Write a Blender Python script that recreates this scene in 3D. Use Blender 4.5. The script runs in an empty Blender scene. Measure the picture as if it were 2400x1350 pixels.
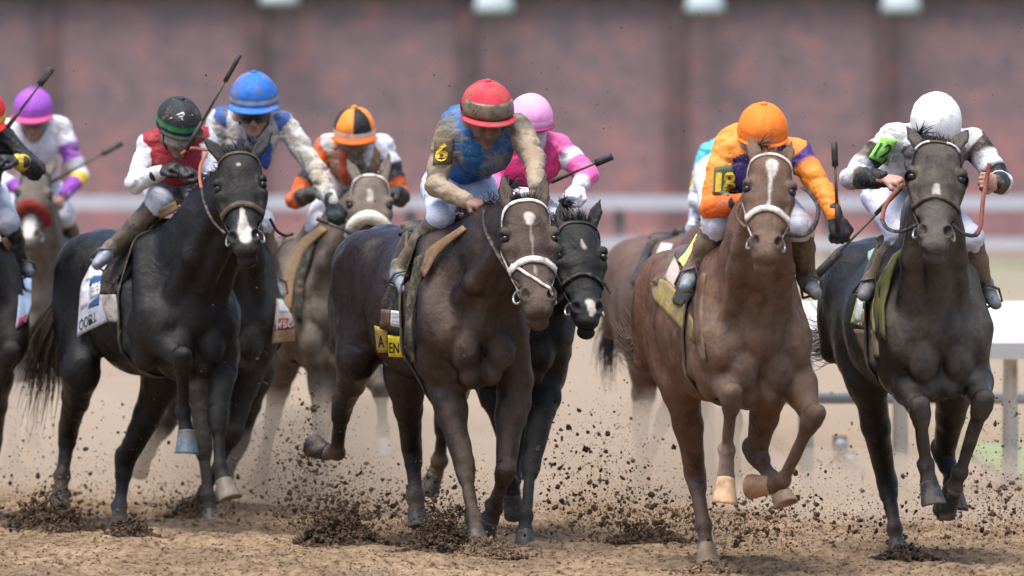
import bpy, math, random
import numpy as np
from mathutils import Vector, Matrix
from mathutils.bvhtree import BVHTree

R = math.radians
random.seed(5)
RNG = np.random.default_rng(11)
SC = bpy.context.scene
COL = SC.collection
ONLY = None          # None = whole field of runners

# ------------------------------------------------------------------ camera
F, CAMH, HZ = 17000.0, 1.83, 454.0        # focal length in photo pixels, eye height, horizon row
PITCH = math.atan((675 - HZ) / F)
cam_d = bpy.data.cameras.new('camera'); cam = bpy.data.objects.new('camera', cam_d); COL.objects.link(cam)
cam.location = (0, 0, CAMH); cam.rotation_euler = (math.pi / 2 - PITCH, 0, 0)
cam_d.sensor_width = 36.0; cam_d.lens = 36.0 * F / 2400.0
cam_d.clip_start = 1.0; cam_d.clip_end = 3000.0
cam_d.dof.use_dof = True; cam_d.dof.focus_distance = 36.6; cam_d.dof.aperture_fstop = 2.5
SC.camera = cam

# ------------------------------------------------------------------ light
SUN_EL, SUN_AZ = 74.0, 215.0              # degrees; azimuth from +Y clockwise, the sun stands behind the camera
world = bpy.data.worlds.new('World'); SC.world = world; world.use_nodes = True
wn = world.node_tree.nodes; wl = world.node_tree.links
sky = wn.new('ShaderNodeTexSky'); sky.sky_type = 'NISHITA'; sky.sun_disc = False
sky.sun_elevation = R(SUN_EL); sky.sun_rotation = R(SUN_AZ)
sky.air_density = 1.0; sky.dust_density = 2.0; sky.ozone_density = 1.0
wn['Background'].inputs['Strength'].default_value = 0.065
wl.new(sky.outputs[0], wn['Background'].inputs['Color'])
sun_d = bpy.data.lights.new('sun', 'SUN'); sun_d.energy = 1.5; sun_d.angle = R(42); sun_d.color = (1.0, 0.965, 0.92)
sun = bpy.data.objects.new('sun', sun_d); COL.objects.link(sun)
_sd = Vector((math.sin(R(SUN_AZ)) * math.cos(R(SUN_EL)), math.cos(R(SUN_AZ)) * math.cos(R(SUN_EL)), math.sin(R(SUN_EL))))
sun.rotation_euler = _sd.to_track_quat('Z', 'Y').to_euler()
SC.view_settings.view_transform = 'Standard'; SC.view_settings.look = 'None'
SC.view_settings.exposure = 1.92; SC.view_settings.gamma = 1.0; SC.view_settings.use_curve_mapping = False
SC.render.engine = 'CYCLES'
SC.cycles.use_denoising = True
SC.cycles.max_bounces = 6; SC.cycles.diffuse_bounces = 3; SC.cycles.glossy_bounces = 2
SC.cycles.transparent_max_bounces = 6; SC.cycles.volume_bounces = 1

# ------------------------------------------------------------------ small maths
def V(*a): return np.array(a, dtype=float)
def nz(v): return v / max(np.linalg.norm(v), 1e-9)
_fw = V(0, math.cos(PITCH), -math.sin(PITCH)); _up = V(0, math.sin(PITCH), math.cos(PITCH))
def ray(px, py):
    return _fw + V((px - 1200) / F, 0, 0) + _up * ((675 - py) / F)
def W(px, py, D):
    """world point seen at photo pixel (px, py) at distance D along +Y"""
    d = ray(px, py); return V(0, 0, CAMH) + d * (D / d[1])

def vnoise(P, f, seed=0):
    """3-D value noise, -1..1, for an (n,3) array"""
    Q = P * f + seed * 17.31
    i = np.floor(Q).astype(np.int64); t = Q - i; t = t * t * (3 - 2 * t)
    def hsh(x, y, z):
        n = (x * 73856093) ^ (y * 19349663) ^ (z * 83492791) ^ (seed * 2654435)
        n = (n ^ (n >> 13)) * 1274126177 & 0x7fffffff
        return ((n >> 7) & 0xffff) / 32767.5 - 1
    o = 0
    for a in (0, 1):
        for b in (0, 1):
            for c in (0, 1):
                w = (t[:, 0] if a else 1 - t[:, 0]) * (t[:, 1] if b else 1 - t[:, 1]) * (t[:, 2] if c else 1 - t[:, 2])
                o = o + w * hsh(i[:, 0] + a, i[:, 1] + b, i[:, 2] + c)
    return o
def fbm(P, f, seed=0, n=3):
    o = 0; a = 1; s = 0
    for k in range(n): o = o + a * vnoise(P, f * 2 ** k, seed + k); s += a; a *= .5
    return o / s
def sstep(a, b, x):
    t = np.clip((x - a) / (b - a), 0, 1); return t * t * (3 - 2 * t)

# ------------------------------------------------------------------ smooth-blended solids -> one continuous skin
class Solid:
    def __init__(s): s.P = []
    def cone(s, a, b, ra, rb=None, k=.03, side=None, col=None, sub=False):
        a = np.asarray(a, float); b = np.asarray(b, float)
        ra = (ra, ra) if np.isscalar(ra) else ra
        rb = ra if rb is None else ((rb, rb) if np.isscalar(rb) else rb)
        L = np.linalg.norm(b - a); w = (b - a) / L if L > 1e-6 else V(0, 0, 1)
        sd = V(1, 0, 0) if side is None else np.asarray(side, float)
        u = sd - w * np.dot(sd, w)
        if np.linalg.norm(u) < 1e-3: u = V(0, 1, 0) - w * w[1]
        u = nz(u); v = np.cross(w, u)
        s.P.append(('c', a, b, ra, rb, (u, v, w, L), k, col, sub)); return s
    def ell(s, c, r, k=.03, ax=None, col=None, sub=False):
        if np.isscalar(r): r = (r, r, r)
        ax = np.eye(3) if ax is None else ax
        s.P.append(('e', np.asarray(c, float), None, r, None, ax, k, col, sub)); return s
    @staticmethod
    def dist(p, X, Y, Z):
        if p[0] == 'c':
            a, (u, v, w, L), ra, rb = p[1], p[5], p[3], p[4]
            X = X - a[0]; Y = Y - a[1]; Z = Z - a[2]
            t0 = X * w[0] + Y * w[1] + Z * w[2]
            t = np.clip(t0 / max(L, 1e-6), 0, 1); q = t0 - t * L
            du = X * u[0] + Y * u[1] + Z * u[2]; dv = X * v[0] + Y * v[1] + Z * v[2]
            ru = ra[0] + (rb[0] - ra[0]) * t
            if ra[0] == ra[1] and rb[0] == rb[1]:
                return np.sqrt(du * du + dv * dv + q * q) - ru
            rv = ra[1] + (rb[1] - ra[1]) * t; rm = np.minimum(ru, rv)
            k0 = np.sqrt((du / ru) ** 2 + (dv / rv) ** 2 + (q / rm) ** 2)
            k1 = np.sqrt((du / ru ** 2) ** 2 + (dv / rv ** 2) ** 2 + (q / rm ** 2) ** 2) + 1e-6
            return k0 * (k0 - 1) / k1
        c, r, ax = p[1], p[3], p[5]
        X = X - c[0]; Y = Y - c[1]; Z = Z - c[2]
        a = X * ax[0][0] + Y * ax[0][1] + Z * ax[0][2]
        b = X * ax[1][0] + Y * ax[1][1] + Z * ax[1][2]
        d = X * ax[2][0] + Y * ax[2][1] + Z * ax[2][2]
        k0 = np.sqrt((a / r[0]) ** 2 + (b / r[1]) ** 2 + (d / r[2]) ** 2)
        k1 = np.sqrt((a / r[0] ** 2) ** 2 + (b / r[1] ** 2) ** 2 + (d / r[2] ** 2) ** 2) + 1e-6
        return k0 * (k0 - 1) / k1
    def bounds(s, p, pad):
        if p[0] == 'c':
            m = max(max(p[3]), max(p[4])); pts = np.array([p[1], p[2]])
        else:
            m = max(p[3]); pts = np.array([p[1]])
        return pts.min(0) - m - pad, pts.max(0) + m + pad
    def mesh(s, h, wob=None):
        bs = [s.bounds(p, .03) for p in s.P if not p[8]]
        lo = np.min([b[0] for b in bs], 0); hi = np.max([b[1] for b in bs], 0)
        n = np.ceil((hi - lo) / h).astype(int) + 1
        g = [(lo[i] + np.arange(n[i]) * h).astype(np.float32) for i in range(3)]
        d = np.full(n, 1.0, np.float32)
        for p in s.P:
            k = p[6]; b0, b1 = s.bounds(p, k + 2 * h)
            i0 = np.clip(((b0 - lo) / h).astype(int), 0, n); i1 = np.clip(((b1 - lo) / h).astype(int) + 2, 0, n)
            if np.any(i1 <= i0): continue
            sl = tuple(slice(i0[i], i1[i]) for i in range(3))
            e = s.dist(p, g[0][sl[0]][:, None, None], g[1][sl[1]][None, :, None], g[2][sl[2]][None, None, :]).astype(np.float32)
            o = d[sl]
            if p[8]:
                hh = np.maximum(k - np.abs(-o - e), 0) / k
                d[sl] = -(np.minimum(-o, e) - hh * hh * k * .25)
            else:
                hh = np.maximum(k - np.abs(o - e), 0) / k
                d[sl] = np.minimum(o, e) - hh * hh * k * .25
        if wob is not None:
            amp, fr, sd = wob
            ii = np.argwhere(np.abs(d) < .03)
            P = ii * h + lo
            if sd >= 100:
                q = amp * fbm(P, fr, sd, 2)
            else:       # sharp folds of loose cloth
                Pw = P + .05 * np.stack([vnoise(P, 5, sd + 5), vnoise(P, 5, sd + 6), vnoise(P, 5, sd + 7)], 1)
                q1 = vnoise(Pw, fr, sd); q2 = vnoise(Pw * V(1, 1, 1.6), fr * 1.9, sd + 3)
                q = amp * (1.5 * np.maximum(0, 1 - np.abs(q1) / .22) + .8 * np.maximum(0, 1 - np.abs(q2) / .25) - .8)
            d[ii[:, 0], ii[:, 1], ii[:, 2]] += q.astype(np.float32)
        return surfnets(d, lo, h)
    def colours(s, P, tau):
        X, Y, Z = P[:, 0], P[:, 1], P[:, 2]
        cs = [p for p in s.P if p[7] is not None and not p[8]]
        D = np.stack([s.dist(p, X, Y, Z) for p in cs], 1)
        w = np.exp(-(D - D.min(1, keepdims=True)) / tau)
        C = np.array([p[7] for p in cs])
        return (w @ C) / w.sum(1, keepdims=True)

def surfnets(d, lo, h):
    neg = d < 0
    off = np.array([(i, j, k) for i in (0, 1) for j in (0, 1) for k in (0, 1)])
    c = np.zeros([x - 1 for x in d.shape], np.int8)
    for o in off: c += neg[o[0]:d.shape[0] - 1 + o[0], o[1]:d.shape[1] - 1 + o[1], o[2]:d.shape[2] - 1 + o[2]]
    act = (c > 0) & (c < 8)
    ids = np.argwhere(act); idx = np.full(act.shape, -1, np.int32); idx[act] = np.arange(len(ids))
    vals = np.stack([d[ids[:, 0] + o[0], ids[:, 1] + o[1], ids[:, 2] + o[2]] for o in off], 1)
    acc = np.zeros((len(ids), 3)); cnt = np.zeros(len(ids))
    for i in range(8):
        for j in range(i + 1, 8):
            if np.abs(off[i] - off[j]).sum() != 1: continue
            m = (vals[:, i] < 0) != (vals[:, j] < 0)
            t = np.where(m, vals[:, i] / np.where(m, vals[:, i] - vals[:, j], 1), 0)
            acc += np.where(m[:, None], off[i] + t[:, None] * (off[j] - off[i]), 0); cnt += m
    v = (ids + acc / cnt[:, None]) * h + lo
    Q = []
    for ax in range(3):
        o1, o2 = [(1, 2), (2, 0), (0, 1)][ax]
        sl0 = [slice(None)] * 3; sl1 = [slice(None)] * 3
        for o in (o1, o2): sl0[o] = slice(1, -1); sl1[o] = slice(1, -1)
        sl0[ax] = slice(0, -1); sl1[ax] = slice(1, None)
        a, b = neg[tuple(sl0)], neg[tuple(sl1)]
        e = np.argwhere(a != b)
        fl = a[e[:, 0], e[:, 1], e[:, 2]]
        for o in (o1, o2): e[:, o] += 1
        def cell(x, y):
            q = e.copy(); q[:, o1] += x; q[:, o2] += y; return idx[q[:, 0], q[:, 1], q[:, 2]]
        q = np.stack([cell(-1, -1), cell(0, -1), cell(0, 0), cell(-1, 0)], 1)
        q[~fl] = q[~fl][:, ::-1]
        Q.append(q)
    return v, np.concatenate(Q)

# ------------------------------------------------------------------ mesh objects
def make_mesh(name, v, faces, col=None, smooth=True):
    me = bpy.data.meshes.new(name)
    v = np.asarray(v, np.float32)
    if isinstance(faces, np.ndarray):
        nf, k = faces.shape
        me.vertices.add(len(v)); me.vertices.foreach_set('co', v.ravel())
        me.loops.add(nf * k); me.loops.foreach_set('vertex_index', faces.astype(np.int32).ravel())
        me.polygons.add(nf); me.polygons.foreach_set('loop_start', np.arange(0, nf * k, k, dtype=np.int32))
        me.update(calc_edges=True)
    else:
        me.from_pydata([tuple(p) for p in v], [], faces); me.update()
    me.polygons.foreach_set('use_smooth', np.full(len(me.polygons), smooth, bool))
    if col is not None:
        a = me.attributes.new('Col', 'FLOAT_COLOR', 'POINT')
        c = np.ones((len(v), 4), np.float32); col = np.asarray(col, np.float32)
        if col.ndim == 1: col = np.tile(col, (len(v), 1))
        c[:, :col.shape[1]] = col
        a.data.foreach_set('color', c.ravel())
    return me
def link(name, me, mat, parent=None):
    o = bpy.data.objects.new(name, me); COL.objects.link(o)
    if mat is not None: me.materials.append(mat)
    if parent is not None:
        o.parent = parent
        if parent.type == 'EMPTY': o.matrix_parent_inverse = Matrix.Translation(-parent.location)
    return o
def tag(o, label=None, cat=None, group=None, kind=None):
    if label: o['label'] = label
    if cat: o['category'] = cat
    if group: o['group'] = group
    if kind: o['kind'] = kind
    return o
def empty(name, loc, label, cat, group=None):
    o = bpy.data.objects.new(name, None); COL.objects.link(o); o.location = Vector(loc); o.empty_display_size = .2
    return tag(o, label, cat, group)

class MB:
    """collects simple shapes into one mesh"""
    def __init__(s): s.v = []; s.f = []; s.c = []
    def add(s, v, f, c=None):
        b = len(s.v); s.v += [tuple(p) for p in v]; s.f += [tuple(i + b for i in q) for q in f]
        if c is not None: s.c += [tuple(c)] * len(v)
    def box(s, c, sx, sy, sz, rz=0, rot=None, col=None):
        c = np.asarray(c, float); M = np.array(Matrix.Rotation(rz, 3, 'Z')) if rot is None else rot
        p = [c + M @ V(x * sx / 2, y * sy / 2, z * sz / 2) for x in (-1, 1) for y in (-1, 1) for z in (-1, 1)]
        s.add(p, [(0, 1, 3, 2), (4, 6, 7, 5), (0, 4, 5, 1), (2, 3, 7, 6), (0, 2, 6, 4), (1, 5, 7, 3)], col)
    def tube(s, pts, r, seg=6, col=None):
        pts = [np.asarray(p, float) for p in pts]; n = len(pts)
        r = [r] * n if np.isscalar(r) else list(r)
        if len(r) == 2 and n != 2: r = list(np.linspace(r[0], r[1], n))
        V_, f = [], []; u = None
        for i, p in enumerate(pts):
            t = nz(pts[min(i + 1, n - 1)] - pts[max(i - 1, 0)])
            if u is None:
                u = np.cross(t, V(0, 0, 1)); u = u if np.linalg.norm(u) > .05 else np.cross(t, V(1, 0, 0))
            u = nz(u - t * np.dot(u, t)); w = np.cross(t, u)
            for k in range(seg):
                a = 2 * math.pi * k / seg; V_.append(p + (u * math.cos(a) + w * math.sin(a)) * r[i])
        for i in range(n - 1):
            for k in range(seg):
                f.append((i * seg + k, i * seg + (k + 1) % seg, (i + 1) * seg + (k + 1) % seg, (i + 1) * seg + k))
        f.append(tuple(range(seg))[::-1]); f.append(tuple((n - 1) * seg + k for k in range(seg)))
        s.add(V_, f, col)
    def ribbon(s, pts, nrm, width, th=.004, col=None):
        """flat strap along pts, lying on a surface with normals nrm"""
        n = len(pts); V_, f = [], []
        for i in range(n):
            t = nz(pts[min(i + 1, n - 1)] - pts[max(i - 1, 0)]); nn = nz(nrm[i] - t * np.dot(nrm[i], t)); b = np.cross(t, nn)
            for (x, y) in ((-1, 0), (1, 0), (.92, 1), (-.92, 1)): V_.append(pts[i] + b * x * width / 2 + nn * y * th)
        for i in range(n - 1):
            for k in range(4): f.append((i * 4 + k, i * 4 + (k + 1) % 4, i * 4 + 4 + (k + 1) % 4, i * 4 + 4 + k))
        f.append((3, 2, 1, 0)); f.append(tuple((n - 1) * 4 + k for k in range(4)))
        s.add(V_, f, col)
    def torus(s, c, ax1, ax2, Rr, r, n=14, seg=6):
        pts = [np.asarray(c) + (ax1 * math.cos(a) + ax2 * math.sin(a)) * Rr for a in np.linspace(0, 2 * math.pi, n + 1)]
        s.tube(pts, r, seg)
    def grid(s, G, th=.006, dirn=None, col=None):
        """closed sheet through an (n,m,3) array of points"""
        G = np.asarray(G, float); n, m = G.shape[:2]
        du = np.gradient(G, axis=0); dv = np.gradient(G, axis=1); N = np.cross(du, dv)
        N /= np.linalg.norm(N, axis=2, keepdims=True) + 1e-9
        if dirn is not None and (N * np.asarray(dirn)).sum() > 0: N = -N
        B = G + N * th
        v = np.concatenate([G.reshape(-1, 3), B.reshape(-1, 3)]); f = []; o = n * m
        for i in range(n - 1):
            for j in range(m - 1):
                a = i * m + j; q = (a, a + m, a + m + 1, a + 1)
                f.append(q); f.append(tuple(x + o for x in q[::-1]))
        rim = [i * m for i in range(n)] + [(n - 1) * m + j for j in range(1, m)] + [i * m + m - 1 for i in range(n - 2, -1, -1)] + [j for j in range(m - 2, 0, -1)]
        for a, b in zip(rim, rim[1:] + rim[:1]): f.append((b, a, a + o, b + o))
        s.add(v, f, col)
    def build(s, name, mat, parent=None, smooth=True):
        c = np.array(s.c) if s.c and len(s.c) == len(s.v) else None
        return link(name, make_mesh(name, s.v, s.f, c, smooth), mat, parent)

def crom(pts, n=8):
    """smooth curve through points"""
    P = [np.asarray(p, float) for p in pts]; P = [2 * P[0] - P[1]] + P + [2 * P[-1] - P[-2]]; o = []
    for i in range(1, len(P) - 2):
        for k in range(n):
            t = k / n; a, b, c, d = P[i - 1:i + 3]
            o.append(.5 * ((2 * b) + (c - a) * t + (2 * a - 5 * b + 4 * c - d) * t * t + (3 * b - a - 3 * c + d) * t ** 3))
    return o + [P[-2]]

# ------------------------------------------------------------------ materials
MATS = {}
def mat(name, col=(.5, .5, .5), rough=.6, spec=.3, var=.15, vs=30, mud=0., mudcol=(.17, .115, .075), ms=9, bump=.0, bs=60, metal=0, sheen=0, bd=.01, speck=0., trans=0, alpha=1):
    """procedural Principled material; col=None reads the mesh attribute Col (alpha = dirt)"""
    if name in MATS: return MATS[name]
    m = bpy.data.materials.new(name); m.use_nodes = True; t = m.node_tree; N = t.nodes; L = t.links
    b = N['Principled BSDF']; tc = N.new('ShaderNodeTexCoord'); geo = N.new('ShaderNodeNewGeometry')
    pos = geo.outputs['Position']
    def noise(sc, det=3, rough_=.6):
        n = N.new('ShaderNodeTexNoise'); n.inputs['Scale'].default_value = sc; n.inputs['Detail'].default_value = det
        n.inputs['Roughness'].default_value = rough_; L.new(pos, n.inputs['Vector']); return n.outputs['Fac']
    def ramp(x, a, c, lo=0., hi=1.):
        r = N.new('ShaderNodeMapRange'); r.inputs[1].default_value = a; r.inputs[2].default_value = c
        r.inputs[3].default_value = lo; r.inputs[4].default_value = hi; L.new(x, r.inputs[0]); return r.outputs[0]
    def mix(f, A, B, mode='MIX'):
        x = N.new('ShaderNodeMix'); x.data_type = 'RGBA'; x.blend_type = mode
        for s_, v_ in ((0, f), (6, A), (7, B)):
            if hasattr(v_, 'links') or hasattr(v_, 'is_linked'): L.new(v_, x.inputs[s_])
            else: x.inputs[s_].default_value = v_ if np.isscalar(v_) else (*v_[:3], 1)
        return x.outputs[2]
    if col is None:
        at = N.new('ShaderNodeAttribute'); at.attribute_name = 'Col'; c = at.outputs['Color']
    else: c = tuple(col)
    if var:
        g = ramp(noise(vs), .3, .7, 1 - var, 1 + var)
        cb = N.new('ShaderNodeCombineColor'); [L.new(g, cb.inputs[i]) for i in range(3)]
        c = mix(1.0, c, cb.outputs[0], 'MULTIPLY')
    r_out = None
    if mud:
        f = ramp(noise(ms, 6, .65), .62 - .35 * mud, .72 - .22 * mud, 0, min(1, .55 + .45 * mud))
        c = mix(f, c, mudcol); r_out = ramp(f, 0, 1, rough, .85)
    if speck:
        f2 = ramp(noise(140, 1), .70 - speck * .12, .73 - speck * .12); c = mix(f2, c, mudcol)
    if hasattr(c, 'links') or hasattr(c, 'is_linked'): L.new(c, b.inputs['Base Color'])
    else: b.inputs['Base Color'].default_value = (*c, 1)
    if r_out is not None: L.new(r_out, b.inputs['Roughness'])
    else: b.inputs['Roughness'].default_value = rough
    b.inputs['Specular IOR Level'].default_value = spec; b.inputs['Metallic'].default_value = metal
    if sheen: b.inputs['Sheen Weight'].default_value = sheen
    if trans: b.inputs['Transmission Weight'].default_value = trans
    if alpha < 1: b.inputs['Alpha'].default_value = alpha
    if bump:
        bn = N.new('ShaderNodeBump'); bn.inputs['Strength'].default_value = bump; bn.inputs['Distance'].default_value = bd
        L.new(noise(bs, 4), bn.inputs['Height']); L.new(bn.outputs[0], b.inputs['Normal'])
    MATS[name] = m; return m

def nodes_mat(name):
    m = bpy.data.materials.new(name); m.use_nodes = True; return m, m.node_tree.nodes, m.node_tree.links, m.node_tree.nodes['Principled BSDF']

def sand_material():
    m, N, L, b = nodes_mat('track_sand')
    geo = N.new('ShaderNodeNewGeometry'); pos = geo.outputs['Position']
    def noise(sc, det, sy=1.):
        mp = N.new('ShaderNodeMapping'); mp.inputs['Scale'].default_value = (1, sy, 1); L.new(pos, mp.inputs[0])
        n = N.new('ShaderNodeTexNoise'); n.inputs['Scale'].default_value = sc; n.inputs['Detail'].default_value = det
        n.inputs['Roughness'].default_value = .62; L.new(mp.outputs[0], n.inputs['Vector']); return n.outputs['Fac']
    r1 = N.new('ShaderNodeValToRGB'); e = r1.color_ramp.elements
    e[0].position = .34; e[0].color = (.062, .037, .022, 1); e[1].position = .62; e[1].color = (.300, .208, .130, 1)
    e.new(.46).color = (.210, .140, .084, 1)
    L.new(noise(26, 6, .5), r1.inputs[0])
    r2 = N.new('ShaderNodeMapRange'); r2.inputs[1].default_value = .35; r2.inputs[2].default_value = .65; r2.inputs[3].default_value = .70; r2.inputs[4].default_value = 1.16
    L.new(noise(1.3, 4, .35), r2.inputs[0])
    mx = N.new('ShaderNodeMix'); mx.data_type = 'RGBA'; mx.blend_type = 'MULTIPLY'; mx.inputs[0].default_value = 1
    cb = N.new('ShaderNodeCombineColor'); [L.new(r2.outputs[0], cb.inputs[i]) for i in range(3)]
    L.new(r1.outputs[0], mx.inputs[6]); L.new(cb.outputs[0], mx.inputs[7]); L.new(mx.outputs[2], b.inputs['Base Color'])
    b.inputs['Roughness'].default_value = .95; b.inputs['Specular IOR Level'].default_value = .1
    bn = N.new('ShaderNodeBump'); bn.inputs['Strength'].default_value = .7; bn.inputs['Distance'].default_value = .03
    L.new(noise(45, 6), bn.inputs['Height']); L.new(bn.outputs[0], b.inputs['Normal'])
    return m

def ground_z(P):
    """relief of the harrowed, hoof-torn track (n,2)->z"""
    Q = np.column_stack([P[:, 0], P[:, 1] * .8, np.zeros(len(P))])
    z = .042 * fbm(Q, 3.0, 3, 3) - .022 * sstep(.35, .7, vnoise(Q, 4.2, 55)) + .034 * np.clip(fbm(Q, 9, 8, 3), -.3, 1) + .006 * vnoise(Q, 38, 21)
    return z

def build_ground():
    xs = np.concatenate([[-900, -300, -90, -30, -12, -6], np.arange(-3.7, 3.7, .026), [6, 12, 30, 90, 300, 900]])
    ys = np.concatenate([[1, 12, 24, 30], np.arange(33.6, 40.5, .022), np.arange(40.5, 47.5, .05), [48, 49, 51, 54, 58, 64, 74, 90, 132, 200, 500, 2500]])
    X, Y = np.meshgrid(xs, ys, indexing='ij'); P = np.column_stack([X.ravel(), Y.ravel()])
    z = ground_z(P) * ((np.abs(P[:, 0]) < 4) & (P[:, 1] > 33) & (P[:, 1] < 48))
    n, m = X.shape; i = np.arange(n * m).reshape(n, m)
    q = np.stack([i[:-1, :-1], i[1:, :-1], i[1:, 1:], i[:-1, 1:]], -1).reshape(-1, 4)
    tag(link('dirt_track', make_mesh('dirt_track', np.column_stack([P, z]), q), sand_material()), kind='structure')

def brick_material(name, tint=1.0):
    m, N, L, b = nodes_mat(name)
    geo = N.new('ShaderNodeNewGeometry'); sp = N.new('ShaderNodeSeparateXYZ'); L.new(geo.outputs['Position'], sp.inputs[0])
    cx = N.new('ShaderNodeCombineXYZ'); L.new(sp.outputs[0], cx.inputs[0]); L.new(sp.outputs[2], cx.inputs[1])
    br = N.new('ShaderNodeTexBrick'); br.inputs['Scale'].default_value = 1.0
    br.inputs['Brick Width'].default_value = .23; br.inputs['Row Height'].default_value = .076; br.inputs['Mortar Size'].default_value = .010
    br.inputs['Color1'].default_value = (.380 * tint, .205 * tint, .195 * tint, 1); br.inputs['Color2'].default_value = (.230 * tint, .160 * tint, .165 * tint, 1)
    br.inputs['Mortar'].default_value = (.20 * tint, .18 * tint, .175 * tint, 1); br.inputs['Bias'].default_value = -.1
    L.new(cx.outputs[0], br.inputs['Vector'])
    n = N.new('ShaderNodeTexNoise'); n.inputs['Scale'].default_value = 1.5; n.inputs['Detail'].default_value = 5; n.inputs['Roughness'].default_value = .75; L.new(cx.outputs[0], n.inputs['Vector'])
    rp = N.new('ShaderNodeValToRGB'); e = rp.color_ramp.elements
    e[0].position = .36; e[0].color = (.78, .84, .90, 1); e[1].position = .70; e[1].color = (1.60, 1.06, 1.0, 1); e.new(.52).color = (1.0, 1.0, 1.05, 1)
    L.new(n.outputs['Fac'], rp.inputs[0])
    mx = N.new('ShaderNodeMix'); mx.data_type = 'RGBA'; mx.blend_type = 'MULTIPLY'; mx.inputs[0].default_value = 1
    L.new(br.outputs['Color'], mx.inputs[6]); L.new(rp.outputs[0], mx.inputs[7])
    # brick colour grows lighter and redder towards the bottom
    zr = N.new('ShaderNodeMapRange'); zr.inputs[1].default_value = 3.6; zr.inputs[2].default_value = 1.0; L.new(sp.outputs[2], zr.inputs[0])
    m2 = N.new('ShaderNodeMix'); m2.data_type = 'RGBA'; m2.blend_type = 'MULTIPLY'; L.new(zr.outputs[0], m2.inputs[0])
    L.new(mx.outputs[2], m2.inputs[6]); m2.inputs[7].default_value = (1.5, 1.12, 1.12, 1)
    L.new(m2.outputs[2], b.inputs['Base Color']); b.inputs['Roughness'].default_value = .9; b.inputs['Specular IOR Level'].default_value = .15
    bn = N.new('ShaderNodeBump'); bn.inputs['Strength'].default_value = .5; bn.inputs['Distance'].default_value = .02
    L.new(br.outputs['Fac'], bn.inputs['Height']); bn.invert = True; L.new(bn.outputs[0], b.inputs['Normal'])
    return m

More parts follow.
